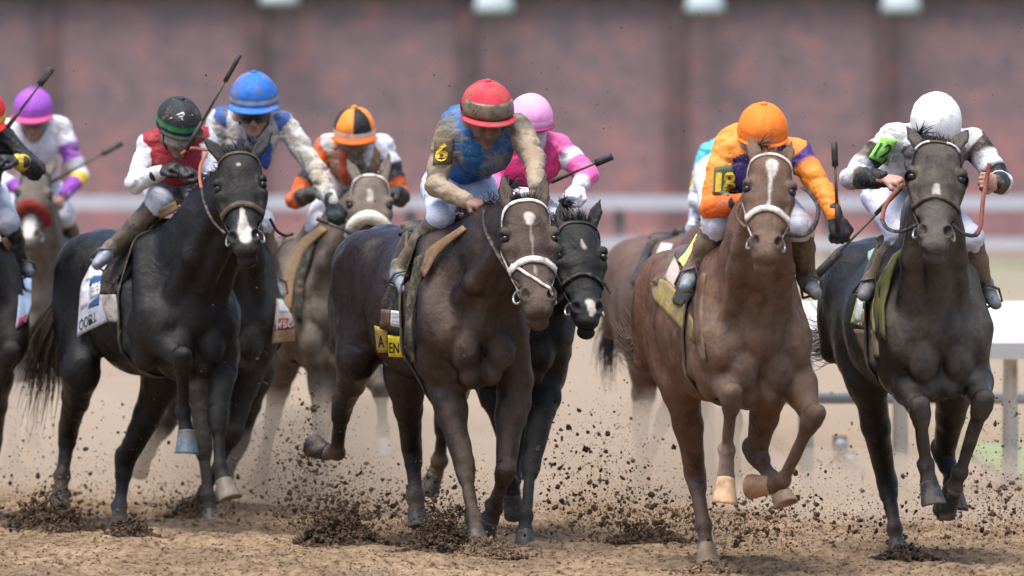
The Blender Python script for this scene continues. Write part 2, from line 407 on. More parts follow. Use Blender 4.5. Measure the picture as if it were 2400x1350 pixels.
def build_setting():
    build_ground()
    # grass bank in front of the wall
    xs = np.linspace(-60, 60, 241); ys = np.array([128, 130, 131.5, 133, 136, 140, 145, 150.])
    zz = np.array([-.05, .0, .06, .14, .26, .38, .46, .5])
    X, Y = np.meshgrid(xs, ys, indexing='ij'); Z = np.tile(zz, (len(xs), 1)) + .05 * fbm(np.column_stack([X.ravel(), Y.ravel(), 0 * X.ravel()]), .8, 4).reshape(X.shape) * (np.arange(8) > 1)
    i = np.arange(X.size).reshape(X.shape); q = np.stack([i[:-1, :-1], i[1:, :-1], i[1:, 1:], i[:-1, 1:]], -1).reshape(-1, 4)
    g = mat('turf', (.085, .125, .050), .9, .1, var=.4, vs=1.2, bump=.6, bs=20)
    tag(link('grass_bank', make_mesh('grass_bank', np.column_stack([X.ravel(), Y.ravel(), Z.ravel()]), q), g), 'mown green grass bank below the brick wall', kind='structure')
    # brick wall with dark pilasters and a dark eave
    D = 150.; bm = brick_material('old_brick')
    root = empty('brick_wall', (0, D, .4), 'long weathered red and grey brick wall behind the track', 'wall')
    w = MB(); w.box((0, D + .2, 3.2), 130, .4, 6.2); w.build('wall_face', bm, root, False)
    dk = brick_material('dark_brick', .62)
    for k in range(-9, 14):
        p = MB(); x = (112 + 490 * k - 1200) * D / F; p.box((x, D - .06, 3.15), .42, .12, 6.1); p.build('pilaster', dk, root, False)
        p2 = MB(); p2.box((x, D - .07, .58), .52, .2, .16); p2.build('pilaster_base', dk, root, False)
    ev = MB(); ev.box((0, D - .08, 6.12), 130, .36, .22); ev.box((0, D - .27, 6.10), 130, .06, .30)
    ev.build('eave', mat('eave_paint', (.035, .042, .06), .7, .2, var=.2, vs=.6), root, False)
    wl_m = mat('lamp_white', (.56, .60, .62), .35, .4, var=.04); dm = mat('lamp_arm', (.04, .045, .05), .5)
    for n_, px in ((0, 655), (1, 1158), (2, 1652), (3, 2112)):
        c = W(px, 2 if n_ else -16, D - .75)
        nm = ('leftmost, above the blue helmet', 'above the red helmet', 'left of the orange helmet', 'farthest right, above the white helmet')[n_]
        lr = empty('wall_lamp', (c[0], D - .02, c[2]), 'white wall lamp at the top edge, ' + nm, 'wall lamp', 'white lamps along the top of the brick wall')
        sh = MB(); V_ = []; f = []
        prof = [(.02, .34), (.16, .33), (.27, .25), (.35, .08), (.40, -.12), (.41, -.24), (.385, -.24), (.30, -.05), (.02, .1)]
        for (r_, z_) in prof:
            for k in range(20): a = 2 * math.pi * k / 20; V_.append((c[0] + r_ * math.cos(a), c[1] + r_ * math.sin(a) * .9, c[2] + z_))
        for i_ in range(len(prof) - 1):
            for k in range(20): f.append((i_ * 20 + k, i_ * 20 + (k + 1) % 20, i_ * 20 + 20 + (k + 1) % 20, i_ * 20 + 20 + k))
        sh.add(V_, f); sh.build('shade', wl_m, lr)
        ar = MB(); ar.tube([(c[0], D - .01, c[2] + .2), (c[0], D - .3, c[2] + .45), c + V(0, 0, .36)], .03); ar.build('arm', dm, lr)
    # far white rail, two bars
    D = 100.; wp = mat('rail_white', (.50, .52, .56), .5, .3, var=.06, vs=2)
    root = empty('outer_rail', (0, D, 0), 'white two-bar rail running across in front of the brick wall', 'rail')
    for (yy, hh) in ((475, .19), (572, .17)):
        z = W(0, yy, D)[2]; b = MB(); b.box((0, D, z), 80, .12, hh); b.build('bar', wp, root, False)
    pg = mat('post_green', (.10, .125, .115), .6)
    for k in range(-8, 12):
        x = (1452 + 490 * k - 1200) * D / F; p = MB(); p.box((x, D + .13, .85), .13, .12, 1.72); p.build('post', pg, root, False)
    # near inner rail on the right
    D = 44.9; x0 = 1.15; x1 = 9.5
    cream = mat('rail_cream', (.80, .78, .72), .5, .3, var=.06, vs=3, mud=.12, ms=3)
    root = empty('inner_rail', (3.2, D, 0), 'low white safety rail with a wide cover and cream posts, right side', 'rail')
    def zz_(py): return W(0, py, D)[2]
    sec = [(0, zz_(706)), (-.42, zz_(782)), (-.46, zz_(800)), (-.45, zz_(838)), (-.40, zz_(838)), (-.02, zz_(760)), (.10, zz_(745)), (.10, zz_(712))]
    c = MB(); nseg = 12; V_ = [(x, D + a, z - .0 * x) for x in np.linspace(x0, x1, nseg) for a, z in sec]; f = []
    for i in range(nseg - 1):
        for k in range(8): f.append((i * 8 + k, i * 8 + (k + 1) % 8, i * 8 + 8 + (k + 1) % 8, i * 8 + 8 + k))
    f += [tuple(range(8)), tuple((nseg - 1) * 8 + k for k in range(8))[::-1]]
    c.add(V_, f); c.build('cover', mat('cover_white', (.50, .50, .48), .45, .3, var=.03, vs=3), root, False)
    lowb = MB(); lowb.tube([(x0, D + .15, zz_(935)), (x1, D + .15, zz_(935))], .035, 8); lowb.build('lower_bar', wp, root)
    for px in (1658, 1890, 2112, 2370, 2610, 2850, 3090):
        x = (px - 1200) * D / F; p = MB()
        p.tube([(x, D + .08, 0), (x, D + .08, .62), (x, D + .06, .84), (x, D - .02, .97)], [.052, .048, .045, .042], 10); p.build('post', cream, root)
    # what stands beyond that rail
    tz = MB(); gx = np.linspace(3.15, 9, 24)
    G = np.array([[(x, y, .05 + .02 * math.sin(x * 5 + y * 3)) for y in np.linspace(46.0, 52, 12)] for x in gx]); tz.grid(G, .04, (0, 0, 1))
    tag(tz.build('infield_turf', mat('turf_light', (.17, .24, .10), .9, .1, var=.3, vs=6, bump=.5, bs=30)), 'patch of green infield turf beyond the right rail', kind='structure')
    for n_, (px, py, h_) in enumerate(((1968, 1040, .30), (1990, 1075, .24))):
        D2 = 47.5 + n_ * .6; c = W(px, py, D2)
        cr = empty('trackside_camera', (c[0], D2, 0), ('taller' if n_ == 0 else 'shorter') + ' blurred small camera on a stand beyond the right rail', 'camera', 'cameras set low beyond the rail')
        b = MB(); b.box(c, .09, .12, .10); b.build('camera_body', mat('camera_black', (.02, .02, .022), .5), cr, False)
        l_ = MB(); l_.tube([c + V(0, -.05, 0), c + V(0, -.16, -.005), c + V(0, -.22, -.005)], [.038, .038, .046], 12); l_.build('lens', mat('lens_hood', (.20, .22, .27), .4), cr)
        for a in (0.3, 2.4, 4.5):
            t_ = MB(); t_.tube([c + V(0, 0, -.05), V(c[0] + .12 * math.cos(a), D2 + .12 * math.sin(a), .005)], .011, 6); t_.build('leg', MATS['camera_black'], cr)

# ------------------------------------------------------------------ horses
def coat_material(key, rough, mudc, spec=.4):
    m, N, L, b = nodes_mat('coat_' + key)
    at = N.new('ShaderNodeAttribute'); at.attribute_name = 'Col'; geo = N.new('ShaderNodeNewGeometry')
    def noise(sc, det, r_=.6):
        n = N.new('ShaderNodeTexNoise'); n.inputs['Scale'].default_value = sc; n.inputs['Detail'].default_value = det; n.inputs['Roughness'].default_value = r_
        L.new(geo.outputs['Position'], n.inputs['Vector']); return n.outputs['Fac']
    def rng(x, a, c, lo, hi):
        r = N.new('ShaderNodeMapRange'); r.inputs[1].default_value = a; r.inputs[2].default_value = c; r.inputs[3].default_value = lo; r.inputs[4].default_value = hi; L.new(x, r.inputs[0]); return r.outputs[0]
    g = rng(noise(14, 5, .7), .3, .7, .72, 1.25); cb = N.new('ShaderNodeCombineColor'); [L.new(g, cb.inputs[i]) for i in range(3)]
    mx = N.new('ShaderNodeMix'); mx.data_type = 'RGBA'; mx.blend_type = 'MULTIPLY'; mx.inputs[0].default_value = 1; L.new(at.outputs['Color'], mx.inputs[6]); L.new(cb.outputs[0], mx.inputs[7])
    # splashed specks of sand, denser where the coat is dirty
    sp = rng(noise(120, 2), .60, .68, 0, 1); mu = N.new('ShaderNodeMath'); mu.operation = 'MULTIPLY'; L.new(sp, mu.inputs[0])
    L.new(rng(at.outputs['Alpha'], 0, 1, .10, .55), mu.inputs[1])
    m2 = N.new('ShaderNodeMix'); m2.data_type = 'RGBA'; L.new(mu.outputs[0], m2.inputs[0]); L.new(mx.outputs[2], m2.inputs[6]); m2.inputs[7].default_value = (*[c * 1.25 for c in mudc], 1)
    mp = N.new('ShaderNodeMapping'); mp.inputs['Scale'].default_value = (1, 1, .45); L.new(geo.outputs['Position'], mp.inputs[0])
    wn_ = N.new('ShaderNodeTexNoise'); wn_.inputs['Scale'].default_value = 9; wn_.inputs['Detail'].default_value = 7; wn_.inputs['Roughness'].default_value = .68; wn_.inputs['Distortion'].default_value = .4; L.new(mp.outputs[0], wn_.inputs['Vector'])
    wet = rng(wn_.outputs['Fac'], .47, .60, 0, 1)
    m3 = N.new('ShaderNodeMix'); m3.data_type = 'RGBA'; m3.blend_type = 'MULTIPLY'; L.new(rng(wet, 0, 1, 0, .62), m3.inputs[0]); L.new(m2.outputs[2], m3.inputs[6]); m3.inputs[7].default_value = (.34, .32, .31, 1)
    L.new(m3.outputs[2], b.inputs['Base Color'])
    rs = N.new('ShaderNodeMath'); rs.operation = 'SUBTRACT'; L.new(rng(at.outputs['Alpha'], 0, 1, rough + .05, .88), rs.inputs[0]); L.new(rng(wet, 0, 1, 0, .22), rs.inputs[1]); L.new(rs.outputs[0], b.inputs['Roughness']); b.inputs['Specular IOR Level'].default_value = spec
    # veins and muscle cords under the skin, then the lie of the hair
    vz = N.new('ShaderNodeTexNoise'); vz.inputs['Scale'].default_value = 5.5; vz.inputs['Detail'].default_value = 2.5; vz.inputs['Distortion'].default_value = .6
    L.new(geo.outputs['Position'], vz.inputs['Vector'])
    sb = N.new('ShaderNodeMath'); sb.operation = 'SUBTRACT'; sb.inputs[1].default_value = .5; L.new(vz.outputs['Fac'], sb.inputs[0])
    ab = N.new('ShaderNodeMath'); ab.operation = 'ABSOLUTE'; L.new(sb.outputs[0], ab.inputs[0])
    b1 = N.new('ShaderNodeBump'); b1.inputs['Strength'].default_value = .22; b1.inputs['Distance'].default_value = .009; L.new(rng(ab.outputs[0], 0, .06, 1, 0), b1.inputs['Height'])
    b2 = N.new('ShaderNodeBump'); b2.inputs['Strength'].default_value = .35; b2.inputs['Distance'].default_value = .04; L.new(noise(8, 3, .5), b2.inputs['Height']); L.new(b1.outputs[0], b2.inputs['Normal'])
    bn = N.new('ShaderNodeBump'); bn.inputs['Strength'].default_value = .5; bn.inputs['Distance'].default_value = .010
    L.new(noise(60, 6, .8), bn.inputs['Height']); L.new(b2.outputs[0], bn.inputs['Normal']); L.new(bn.outputs[0], b.inputs['Normal'])
    return m

class Horse: pass
def vnormals(me):
    a = np.empty(len(me.vertices) * 3, np.float32); me.vertex_normals.foreach_get('vector', a); return a.reshape(-1, 3)
def bvh_of(me_or, faces=None):
    if faces is None:
        v = [x.co.copy() for x in me_or.vertices]; f = [tuple(p.vertices) for p in me_or.polygons]
        return BVHTree.FromPolygons(v, f)
    return BVHTree.FromPolygons([tuple(map(float, p)) for p in me_or], [tuple(map(int, q)) for q in faces])

def build_horse(h):
    H = Horse(); D, sc, psi = h['D'], h.get('sc', 1.), R(h['yaw']); zo = h.get('zo', 0.)
    f = V(math.sin(psi), -math.cos(psi), 0); r = V(math.cos(psi), math.sin(psi), 0)
    base = W(h['cx'], 600, D); base[2] = 0
    Lc = lambda a, b, c: base + (f * a + r * b) * sc + V(0, 0, c * sc + zo)
    PX = lambda t: W(t[0], t[1], D + t[2])
    H.L, H.f, H.r, H.PX, H.D, H.sc = Lc, f, r, PX, D, sc
    root = empty('race_horse', base, h['label'], 'horse', 'runners in the race'); H.root = root
    coat, pts, mudc = V(*h['coat']), V(*h['pts']), V(*h['mudc'])
    S = Solid(); ax = np.array([f, r, V(0, 0, 1)])
    # trunk
    st = [(.20, 1.14, .15, .19), (.05, 1.15, .215, .30), (-.20, 1.16, .245, .345), (-.50, 1.16, .275, .345), (-.80, 1.21, .255, .30), (-1.00, 1.29, .235, .25)]
    for p, q in zip(st, st[1:]): S.cone(Lc(p[0], 0, p[1]), Lc(q[0], 0, q[1]), (p[2] * sc, p[3] * sc), (q[2] * sc, q[3] * sc), .06, r, coat)
    S.cone(Lc(-.02, 0, 1.50), Lc(-.55, 0, 1.46), .055 * sc, .06 * sc, .1, r, coat)
    S.cone(Lc(-.55, 0, 1.44), Lc(-1.1, 0, 1.50), .07 * sc, .07 * sc, .1, r, coat)
    for b in (-1, 1):
        S.ell(Lc(-.98, b * .115, 1.33), (.30 * sc, .165 * sc, .22 * sc), .05, ax, coat)       # croup
        S.ell(Lc(-1.20, b * .12, 1.16), (.14 * sc, .115 * sc, .24 * sc), .05, ax, coat)       # buttock
        S.cone(Lc(-.02, b * .135, 1.46), Lc(.16, b * .19, 1.14), .090 * sc, .10 * sc, .06, f, coat)   # shoulder blade
        S.ell(Lc(.225, b * .165, 1.075), (.085 * sc, .075 * sc, .11 * sc), .045, ax, coat)    # point of shoulder
        S.ell(Lc(.02, b * .185, 1.0), (.15 * sc, .075 * sc, .17 * sc), .05, ax, coat)         # upper arm
        S.ell(Lc(.255, b * .085, .975), (.088 * sc, .080 * sc, .115 * sc), .016, ax, coat)    # pectoral lobe
    S.ell(Lc(.12, 0, .88), (.16 * sc, .13 * sc, .10 * sc), .04, ax, coat)
    # head frame
    P, M = PX(h['poll']), PX(h['muz']); wd = nz(M - P); hs = np.linalg.norm(M - P) / .60
    hw = hs * h.get('hw', 1.0)
    ty = R(h.get('hy', 0)); t = V(math.sin(ty), -math.cos(ty), 0); n = nz(t - wd * np.dot(t, wd)); u = np.cross(n, wd)
    HL = lambda a, b, c: P + u * a * hw + wd * b * hs + n * c * hs
    H.HL, H.hs, H.u, H.w, H.n = HL, hs, u, wd, n
    hax = np.array([u, wd, n])
    # neck
    Nb, Ne = Lc(.02, 0, 1.32), HL(0, .07, -.12); mid = Nb * .48 + Ne * .52 + V(0, 0, .02)
    S.cone(Nb, mid, (.195 * sc, .27 * sc), (.135 * sc, .20 * sc), .08, r, coat)
    S.cone(mid, Ne, (.135 * sc, .20 * sc), (.080 * hs, .125 * hs), .06, r, coat)
    S.cone(Lc(.16, 0, 1.16), mid - V(0, 0, .10) - nz(Ne - Nb) * .05, .12 * sc, .09 * sc, .07, r, coat)
    thr = HL(0, .20, -.165)
    S.cone(Lc(.21, 0, 1.15), thr, .062 * sc, .036 * hs, .04, r, coat)                     # windpipe
    for b in (-1, 1):
        n0 = Lc(.14, b * .125, 1.10); n1 = (HL(b * .05, .12, -.15) + n0) / 2 + r * b * .022
        S.cone(n0, n1, .060 * sc, .050 * sc, .045, r, coat); S.cone(n1, HL(b * .05, .10, -.15), .050 * sc, .034 * hs, .035, r, coat)   # neck cord
        S.cone(Lc(-.10, b * .215, 1.26), Lc(-.03, b * .225, .98), .060 * sc, .062 * sc, .018, f, coat)      # triceps
        S.cone(Lc(.04, b * .195, 1.40), Lc(.16, b * .215, 1.10), .050 * sc, .055 * sc, .018, f, coat)        # shoulder ridge
        S.ell(Lc(.235, b * .055, .855), (.06 * sc, .055 * sc, .06 * sc), .014, ax, coat)                     # lower breast
        S.ell(Lc(-.80, b * .20, 1.13), (.13 * sc, .065 * sc, .22 * sc), .03, ax, coat)                     # thigh front
        S.cone(Lc(-1.02, b * .205, 1.34), Lc(-1.12, b * .195, 1.0), .070 * sc, .066 * sc, .035, f, coat)     # thigh back
    S.cone(Lc(.42, 0, 1.12), Lc(.385, 0, .88), .022, .024, .03, sub=True)
    for b in (-1, 1):   # crease between shoulder and breast
        S.cone(Lc(.315, b * .16, 1.07), Lc(.335, b * .165, .92), .008, .014, .03, sub=True)
    # head
    fc = coat
    E = lambda a, b, c, rr, k=.02, col=fc, sub=False: S.ell(HL(a, b, c), (rr[0] * hw, rr[1] * hs, rr[2] * hs), k, hax, col, sub)
    C = lambda p, q, ra, rb, k=.02, col=fc, sub=False: S.cone(HL(*p), HL(*q), (ra[0] * hw, ra[1] * hs), (rb[0] * hw, rb[1] * hs), k, u, col, sub)
    E(0, .10, -.065, (.085, .115, .085), .03)
    C((0, .05, -.045), (0, .22, -.045), (.078, .055), (.086, .05), .03)
    C((0, .20, -.05), (0, .44, -.045), (.082, .052), (.055, .042), .03)
    C((0, .18, -.14), (0, .46, -.085), (.062, .065), (.046, .036), .03)
    muzc = coat * .5 + mudc * .5
    for b in (-1, 1):
        E(b * .092, .160, -.024, (.023, .030, .028), .02); E(b * .088, .215, -.045, (.024, .030, .030), .02)
        C((b * .088, .235, -.055), (b * .066, .36, -.055), (.017, .02), (.010, .012), .025)
        E(b * .056, .19, -.14, (.030, .11, .085), .03)
        E(b * .043, .455, -.020, (.027, .042, .030), .02, muzc)
    E(0, .480, -.045, (.060, .055, .050), .02, muzc)
    E(0, .520, -.042, (.052, .036, .042), .02, muzc)
    E(0, .545, -.085, (.042, .036, .034), .012, muzc)
    for b in (-1, 1):
        E(b * .107, .187, -.012, (.014, .016, .016), .010, None, True)
        E(b * .060, .120, .022, (.020, .035, .016), .02, None, True)
        S.cone(HL(b * .062, .500, -.070), HL(0, .553, -.046), .004, .005, .008, sub=True)
        S.ell(HL(b * .050, .460, .004), (.0165 * hw, .027 * hs, .026 * hs), .008, np.array([nz(u + .5 * b * wd), nz(wd - .5 * b * u), n]), None, True)
        tip = h['ears'][0 if b < 0 else 1] if 'ears' in h else None
        tp = PX(tip) if tip is not None else HL(b * .10, -.14, -.09)
        bs = HL(b * .058, .015, -.055); dm = bs * .45 + tp * .55
        es = nz(np.cross(tp - bs, n)); 
        S.cone(bs, dm, (.030 * hs, .022 * hs), (.031 * hs, .013 * hs), .02, es, coat)
        S.cone(dm, tp, (.031 * hs, .013 * hs), (.006, .006), .008, es, coat)
        S.cone(bs * .75 + tp * .25 + n * .020, tp * .75 + bs * .25 + n * .016, (.016 * hs, .012), (.008, .008), .008, es, None, True)
    # legs
    hooves = []
    low = pts
    for nm in ('RF', 'LF', 'RH', 'LH'):
        b = -1 if nm[0] == 'R' else 1; J = [PX(t) for t in h[nm]]
        soc = V(*h['socks'][nm]) if nm in h.get('socks', {}) else low
        if nm[1] == 'F':
            e, k_, ft, co, to = J
            S.cone(Lc(.16, b * .17, 1.05), e, .105 * sc, (.085 * sc, .105 * sc), .05, r, coat)
            m1 = e * .62 + k_ * .38
            S.cone(e, m1, (.080 * sc, .10 * sc), (.072 * sc, .082 * sc), .04, r, coat)
            S.cone(m1, k_, (.070 * sc, .080 * sc), (.046 * sc, .048 * sc), .03, r, coat * .5 + low * .5)
            S.ell(e * .78 + k_ * .22 + r * b * .034 + f * .02, (.056 * sc, .060 * sc, .085 * sc), .014, None, coat); S.ell(e * .70 + k_ * .30 - r * b * .030 + f * .03, (.046 * sc, .05 * sc, .075 * sc), .014, None, coat)
            kd = nz(ft - k_)
            S.cone(k_ - kd * .035 * sc, k_ + kd * .045 * sc, (.054 * sc, .050 * sc), (.046 * sc, .045 * sc), .018, r, low)
            S.cone(k_, ft, (.034 * sc, .034 * sc), (.029 * sc, .030 * sc), .018, r, low); bk = nz(f - kd * np.dot(f, kd))
            S.cone(k_ - bk * .030 * sc + kd * .03, ft - bk * .026 * sc, .020 * sc, .019 * sc, .008, r, low)
            for b2 in (-1, 1): S.ell(k_ + r * b2 * .034 * sc + kd * .012, (.020 * sc, .024 * sc, .030 * sc), .012, None, low); S.ell(ft - bk * .022 * sc + r * b2 * .018 * sc, .022 * sc, .010, None, soc)
            S.ell(ft, (.041 * sc, .043 * sc, .044 * sc), .02, None, soc)
        else:
            e, k_, ft, co, to = J
            S.cone(Lc(-1.02, b * .15, 1.22), e, (.125 * sc, .22 * sc), (.095 * sc, .14 * sc), .06, r, coat)
            m1 = e * .55 + k_ * .45
            S.cone(e, m1, (.095 * sc, .125 * sc), (.070 * sc, .085 * sc), .05, r, coat)
            S.cone(m1, k_, (.070 * sc, .085 * sc), (.048 * sc, .058 * sc), .03, r, coat * .5 + low * .5)
            kd = nz(ft - k_)
            S.cone(k_ - kd * .05 * sc, k_ + kd * .06 * sc, (.054 * sc, .060 * sc), (.047 * sc, .050 * sc), .02, r, low)
            S.ell(k_ - f * .05 * sc + V(0, 0, .03), .028 * sc, .03, None, low)
            S.cone(k_, ft, (.038 * sc, .040 * sc), (.032 * sc, .034 * sc), .018, r, low); bk = nz(f - kd * np.dot(f, kd))
            S.cone(k_ - bk * .04 * sc + kd * .05, ft - bk * .030 * sc, .021 * sc, .020 * sc, .008, r, low)
            for b2 in (-1, 1): S.ell(ft - bk * .022 * sc + r * b2 * .020 * sc, .023 * sc, .010, None, soc)
            S.ell(ft, (.044 * sc, .045 * sc, .046 * sc), .02, None, soc)
        S.cone(ft, co, .035 * sc, .040 * sc, .015, r, soc)
        S.ell(co, .044 * sc, .01, None, soc)
        hooves.append((co, to, h.get('hoof', {}).get(nm, (.06, .055, .05))))
    v, q = S.mesh(h.get('vox', .0105), (.0085, 8.0, 100 + h['seed']) if h.get('vox', 1) < .011 else None)
    me = make_mesh('body', v, q)
    N_ = vnormals(me)
    c = S.colours(v, .025)
    fac = sstep(-.1, .85, N_ @ f) * sstep(-.9, .1, (v - base) @ f)
    ns = fbm(v, 5.5, h['seed'], 3); mud = np.clip(fac * h['mud'] * (1 + .75 * ns) + .12 * h['mud'] * sstep(.55, .1, v[:, 2]), 0, 1)
    mud = np.maximum(mud, h.get('mudall', 0) * (.7 + .3 * ns))
    c = c * (1 - mud[:, None]) + mudc * mud[:, None]
    # white face marks, in head coordinates
    hl = v - P; hu, hw_, hn = hl @ u / hs, hl @ wd / hs, hl @ n / hs
    for (mk, wt) in h.get('marks', []):
        g = np.zeros(len(v))
        for (a, b) in zip(mk, mk[1:]) if len(mk) > 1 else [(mk[0], mk[0])]:
            A, B = V(*a[:2]), V(*b[:2]); AB = B - A; L2 = max(AB @ AB, 1e-9)
            tt = np.clip(((hu - A[0]) * AB[0] + (hw_ - A[1]) * AB[1]) / L2, 0, 1)
            dd = np.hypot(hu - A[0] - tt * AB[0], hw_ - A[1] - tt * AB[1]) + .010 * ns
            g = np.maximum(g, sstep(1.15, .75, dd / (a[2] + (b[2] - a[2]) * tt)))
        g *= (hn > -.1) * wt; c = c * (1 - g[:, None]) + V(.62, .56, .50) * g[:, None]; mud = mud * (1 - .3 * g)
    for b in (-1, 1):
        d_ = np.linalg.norm(v - HL(b * .103, .188, -.024), axis=1); g = sstep(.046, .026, d_)[:, None] * .75
        c = c * (1 - g) + V(.016, .012, .011) * g; mud = mud * (1 - g[:, 0])
    # dark skin inside the nostrils
    for b in (-1, 1):
        d_ = np.linalg.norm(v - HL(b * .050, .462, .0), axis=1); g = sstep(.032, .018, d_)[:, None] * .85
        c = c * (1 - g) + V(.018, .012, .011) * g
    a_ = me.attributes.new('Col', 'FLOAT_COLOR', 'POINT'); a_.data.foreach_set('color', np.column_stack([c, mud]).astype(np.float32).ravel())
    H.cm = coat_material(h['key'], h.get('rough', .42), mudc, .24 if max(h['coat']) < .02 else .4)
    H.body = link('body', me, H.cm, root)
    H.bvh = bvh_of(v, q); H.v = v
    # eyes
    for b in (-1, 1):
        o = MB(); ce = HL(b * .0925, .187, -.026); rr = .0205 * hs; V_, f_ = [], []
        for i in range(9):
            for k in range(14):
                th = math.pi * i / 8; ph = 2 * math.pi * k / 14
                V_.append(ce + rr * (u * math.sin(th) * math.cos(ph) + wd * math.sin(th) * math.sin(ph) + n * math.cos(th)))
        for i in range(8):
            for k in range(14): f_.append((i * 14 + k, i * 14 + 14 + k, i * 14 + 14 + (k + 1) % 14, i * 14 + (k + 1) % 14))
        o.add(V_, f_); o.build('eye', mat('horse_eye', (.010, .007, .006), .22, .45, var=0), H.body)
    # hooves
    for (co, to, hc) in hooves:
        o = MB(); d = nz(to - co); ln = max(np.linalg.norm(to - co), .07); s1 = nz(np.cross(d, V(.1, 1, .2))); s2 = np.cross(d, s1); hf_ = nz(f - d * np.dot(f, d)) if abs(np.dot(f, d)) < .98 else s1
        V_, f_ = [], []; prof = [(.03, -.05), (.045, .0), (.049, .04), (.047, .10), (.055, .5), (.063, .90), (.0635, .97), (.060, 1.0), (.054, 1.0), (.045, .94), (.012, .88)]
        for (rr, tt) in prof:
            for k in range(16):
                a = 2 * math.pi * k / 16; rv = s1 * math.cos(a) + s2 * math.sin(a) * 1.06; fa = np.dot(rv, hf_)
                V_.append(co + d * tt * ln * (1.06 - .20 * max(0, -fa) + .04 * fa) + rv * rr * sc * .97 + hf_ * (.016 * tt * sc))
        for i in range(len(prof) - 1):
            for k in range(16): f_.append((i * 16 + k, i * 16 + (k + 1) % 16, i * 16 + 16 + (k + 1) % 16, i * 16 + 16 + k))
        f_.append(tuple((len(prof) - 1) * 16 + k for k in range(16)))
        o.add(V_, f_)
        o.build('hoof', mat('hoof_%.2f_%.2f' % (hc[0], hc[2]), hc, .5, .35, var=.3, vs=25, mud=.35, ms=14, bump=.3, bs=80, mudcol=(.20, .14, .09)), root)
    # tack
    if 'bridle' in h: build_bridle(H, h)
    hair_m = mat('hair_' + h['key'], h.get('hair', (.012, .010, .010)), .5, .35, var=.3, vs=80)
    if 'forelock' in h: hair(H, h['forelock'], hair_m, 'forelock')
    if h.get('mane', True): mane(H, hair_m, Ne, Nb, r)
    if 'tail' in h: tail(H, h['tail'], mat('tail_' + h['key'], h.get('tailc', (.05, .042, .038)), .6, .3, var=.4, vs=60))
    for rn in h.get('reins', []):
        o = MB(); pts_ = crom([PX(p) for p in rn[0]], 8); nn = [nz(V(.25, -1, .3))] * len(pts_)
        o.ribbon(pts_, nn, (rn[2] if len(rn) > 2 else .018) * 1.15, .0035); o.build('rein', mat('rein_%s' % rn[1], REIN[rn[1]], .6, .3, mud=.35, ms=30), root)
    sad = Solid(); sd = V(.02, .018, .016)
    sad.cone(Lc(-.18, 0, 1.56), Lc(-.55, 0, 1.53), (.09 * sc, .035), (.13 * sc, .03), .03, r, sd)
    sad.ell(Lc(-.17, 0, 1.60), (.05, .06, .035), .03, ax, sd); sad.ell(Lc(-.58, 0, 1.57), (.05, .11, .03), .03, ax, sd)
    for b in (-1, 1): sad.cone(Lc(-.28, b * .15, 1.52), Lc(-.30, b * .255, 1.30), (.02, .13), (.016, .11), .03, r, sd)
    sv, sq = sad.mesh(.014); link('saddle', make_mesh('saddle', sv, sq), mat('saddle_leather', (.030, .024, .020), .5, .35, mud=.4), root)
    strap_ring(H, lambda a: Lc(-.16, .42 * math.sin(a), 1.15 + .55 * math.cos(a)), 40, .085, 'girth', mat('girth_web', (.05, .045, .04), .8, .2, mud=.5))
    return H

def snap(H, p, off=.003):
    loc, nr, _, _ = H.bvh.find_nearest(Vector(p)); nr = np.array(nr); d = p - np.array(loc)
    if np.dot(nr, d) < 0 and np.linalg.norm(d) > .02: pass
    return np.array(loc) + nr * off, nr
def strap_ring(H, fn, n, width, name, m, a0=0, a1=2 * math.pi, parent=None):
    P_, N_ = [], []
    for a in np.linspace(a0, a1, n + 1):
        p, nr = snap(H, fn(a)); P_.append(p); N_.append(nr)
    o = MB(); o.ribbon(P_, N_, width, .007); return o.build(name, m, parent or H.root)
def strap(H, path, width, name, m, th=.006, parent=None, off=.002):
    pts = crom([H.HL(*p) for p in path], 6); P_, N_ = [], []
    for p in pts:
        q, nr = snap(H, p, off); P_.append(q); N_.append(nr)
    for _ in range(2):
        P_ = [P_[0]] + [(P_[i - 1] + 2 * P_[i] + P_[i + 1]) / 4 for i in range(1, len(P_) - 1)] + [P_[-1]]
        P_ = [p if i in (0, len(P_) - 1) else (lambda q: p if np.dot(p - q[0], q[1]) > 0 else q[0])(snap(H, p, off)) for i, p in enumerate(P_)]
    o = MB(); o.ribbon(P_, N_, width, th); return o.build(name, m, parent or H.root)

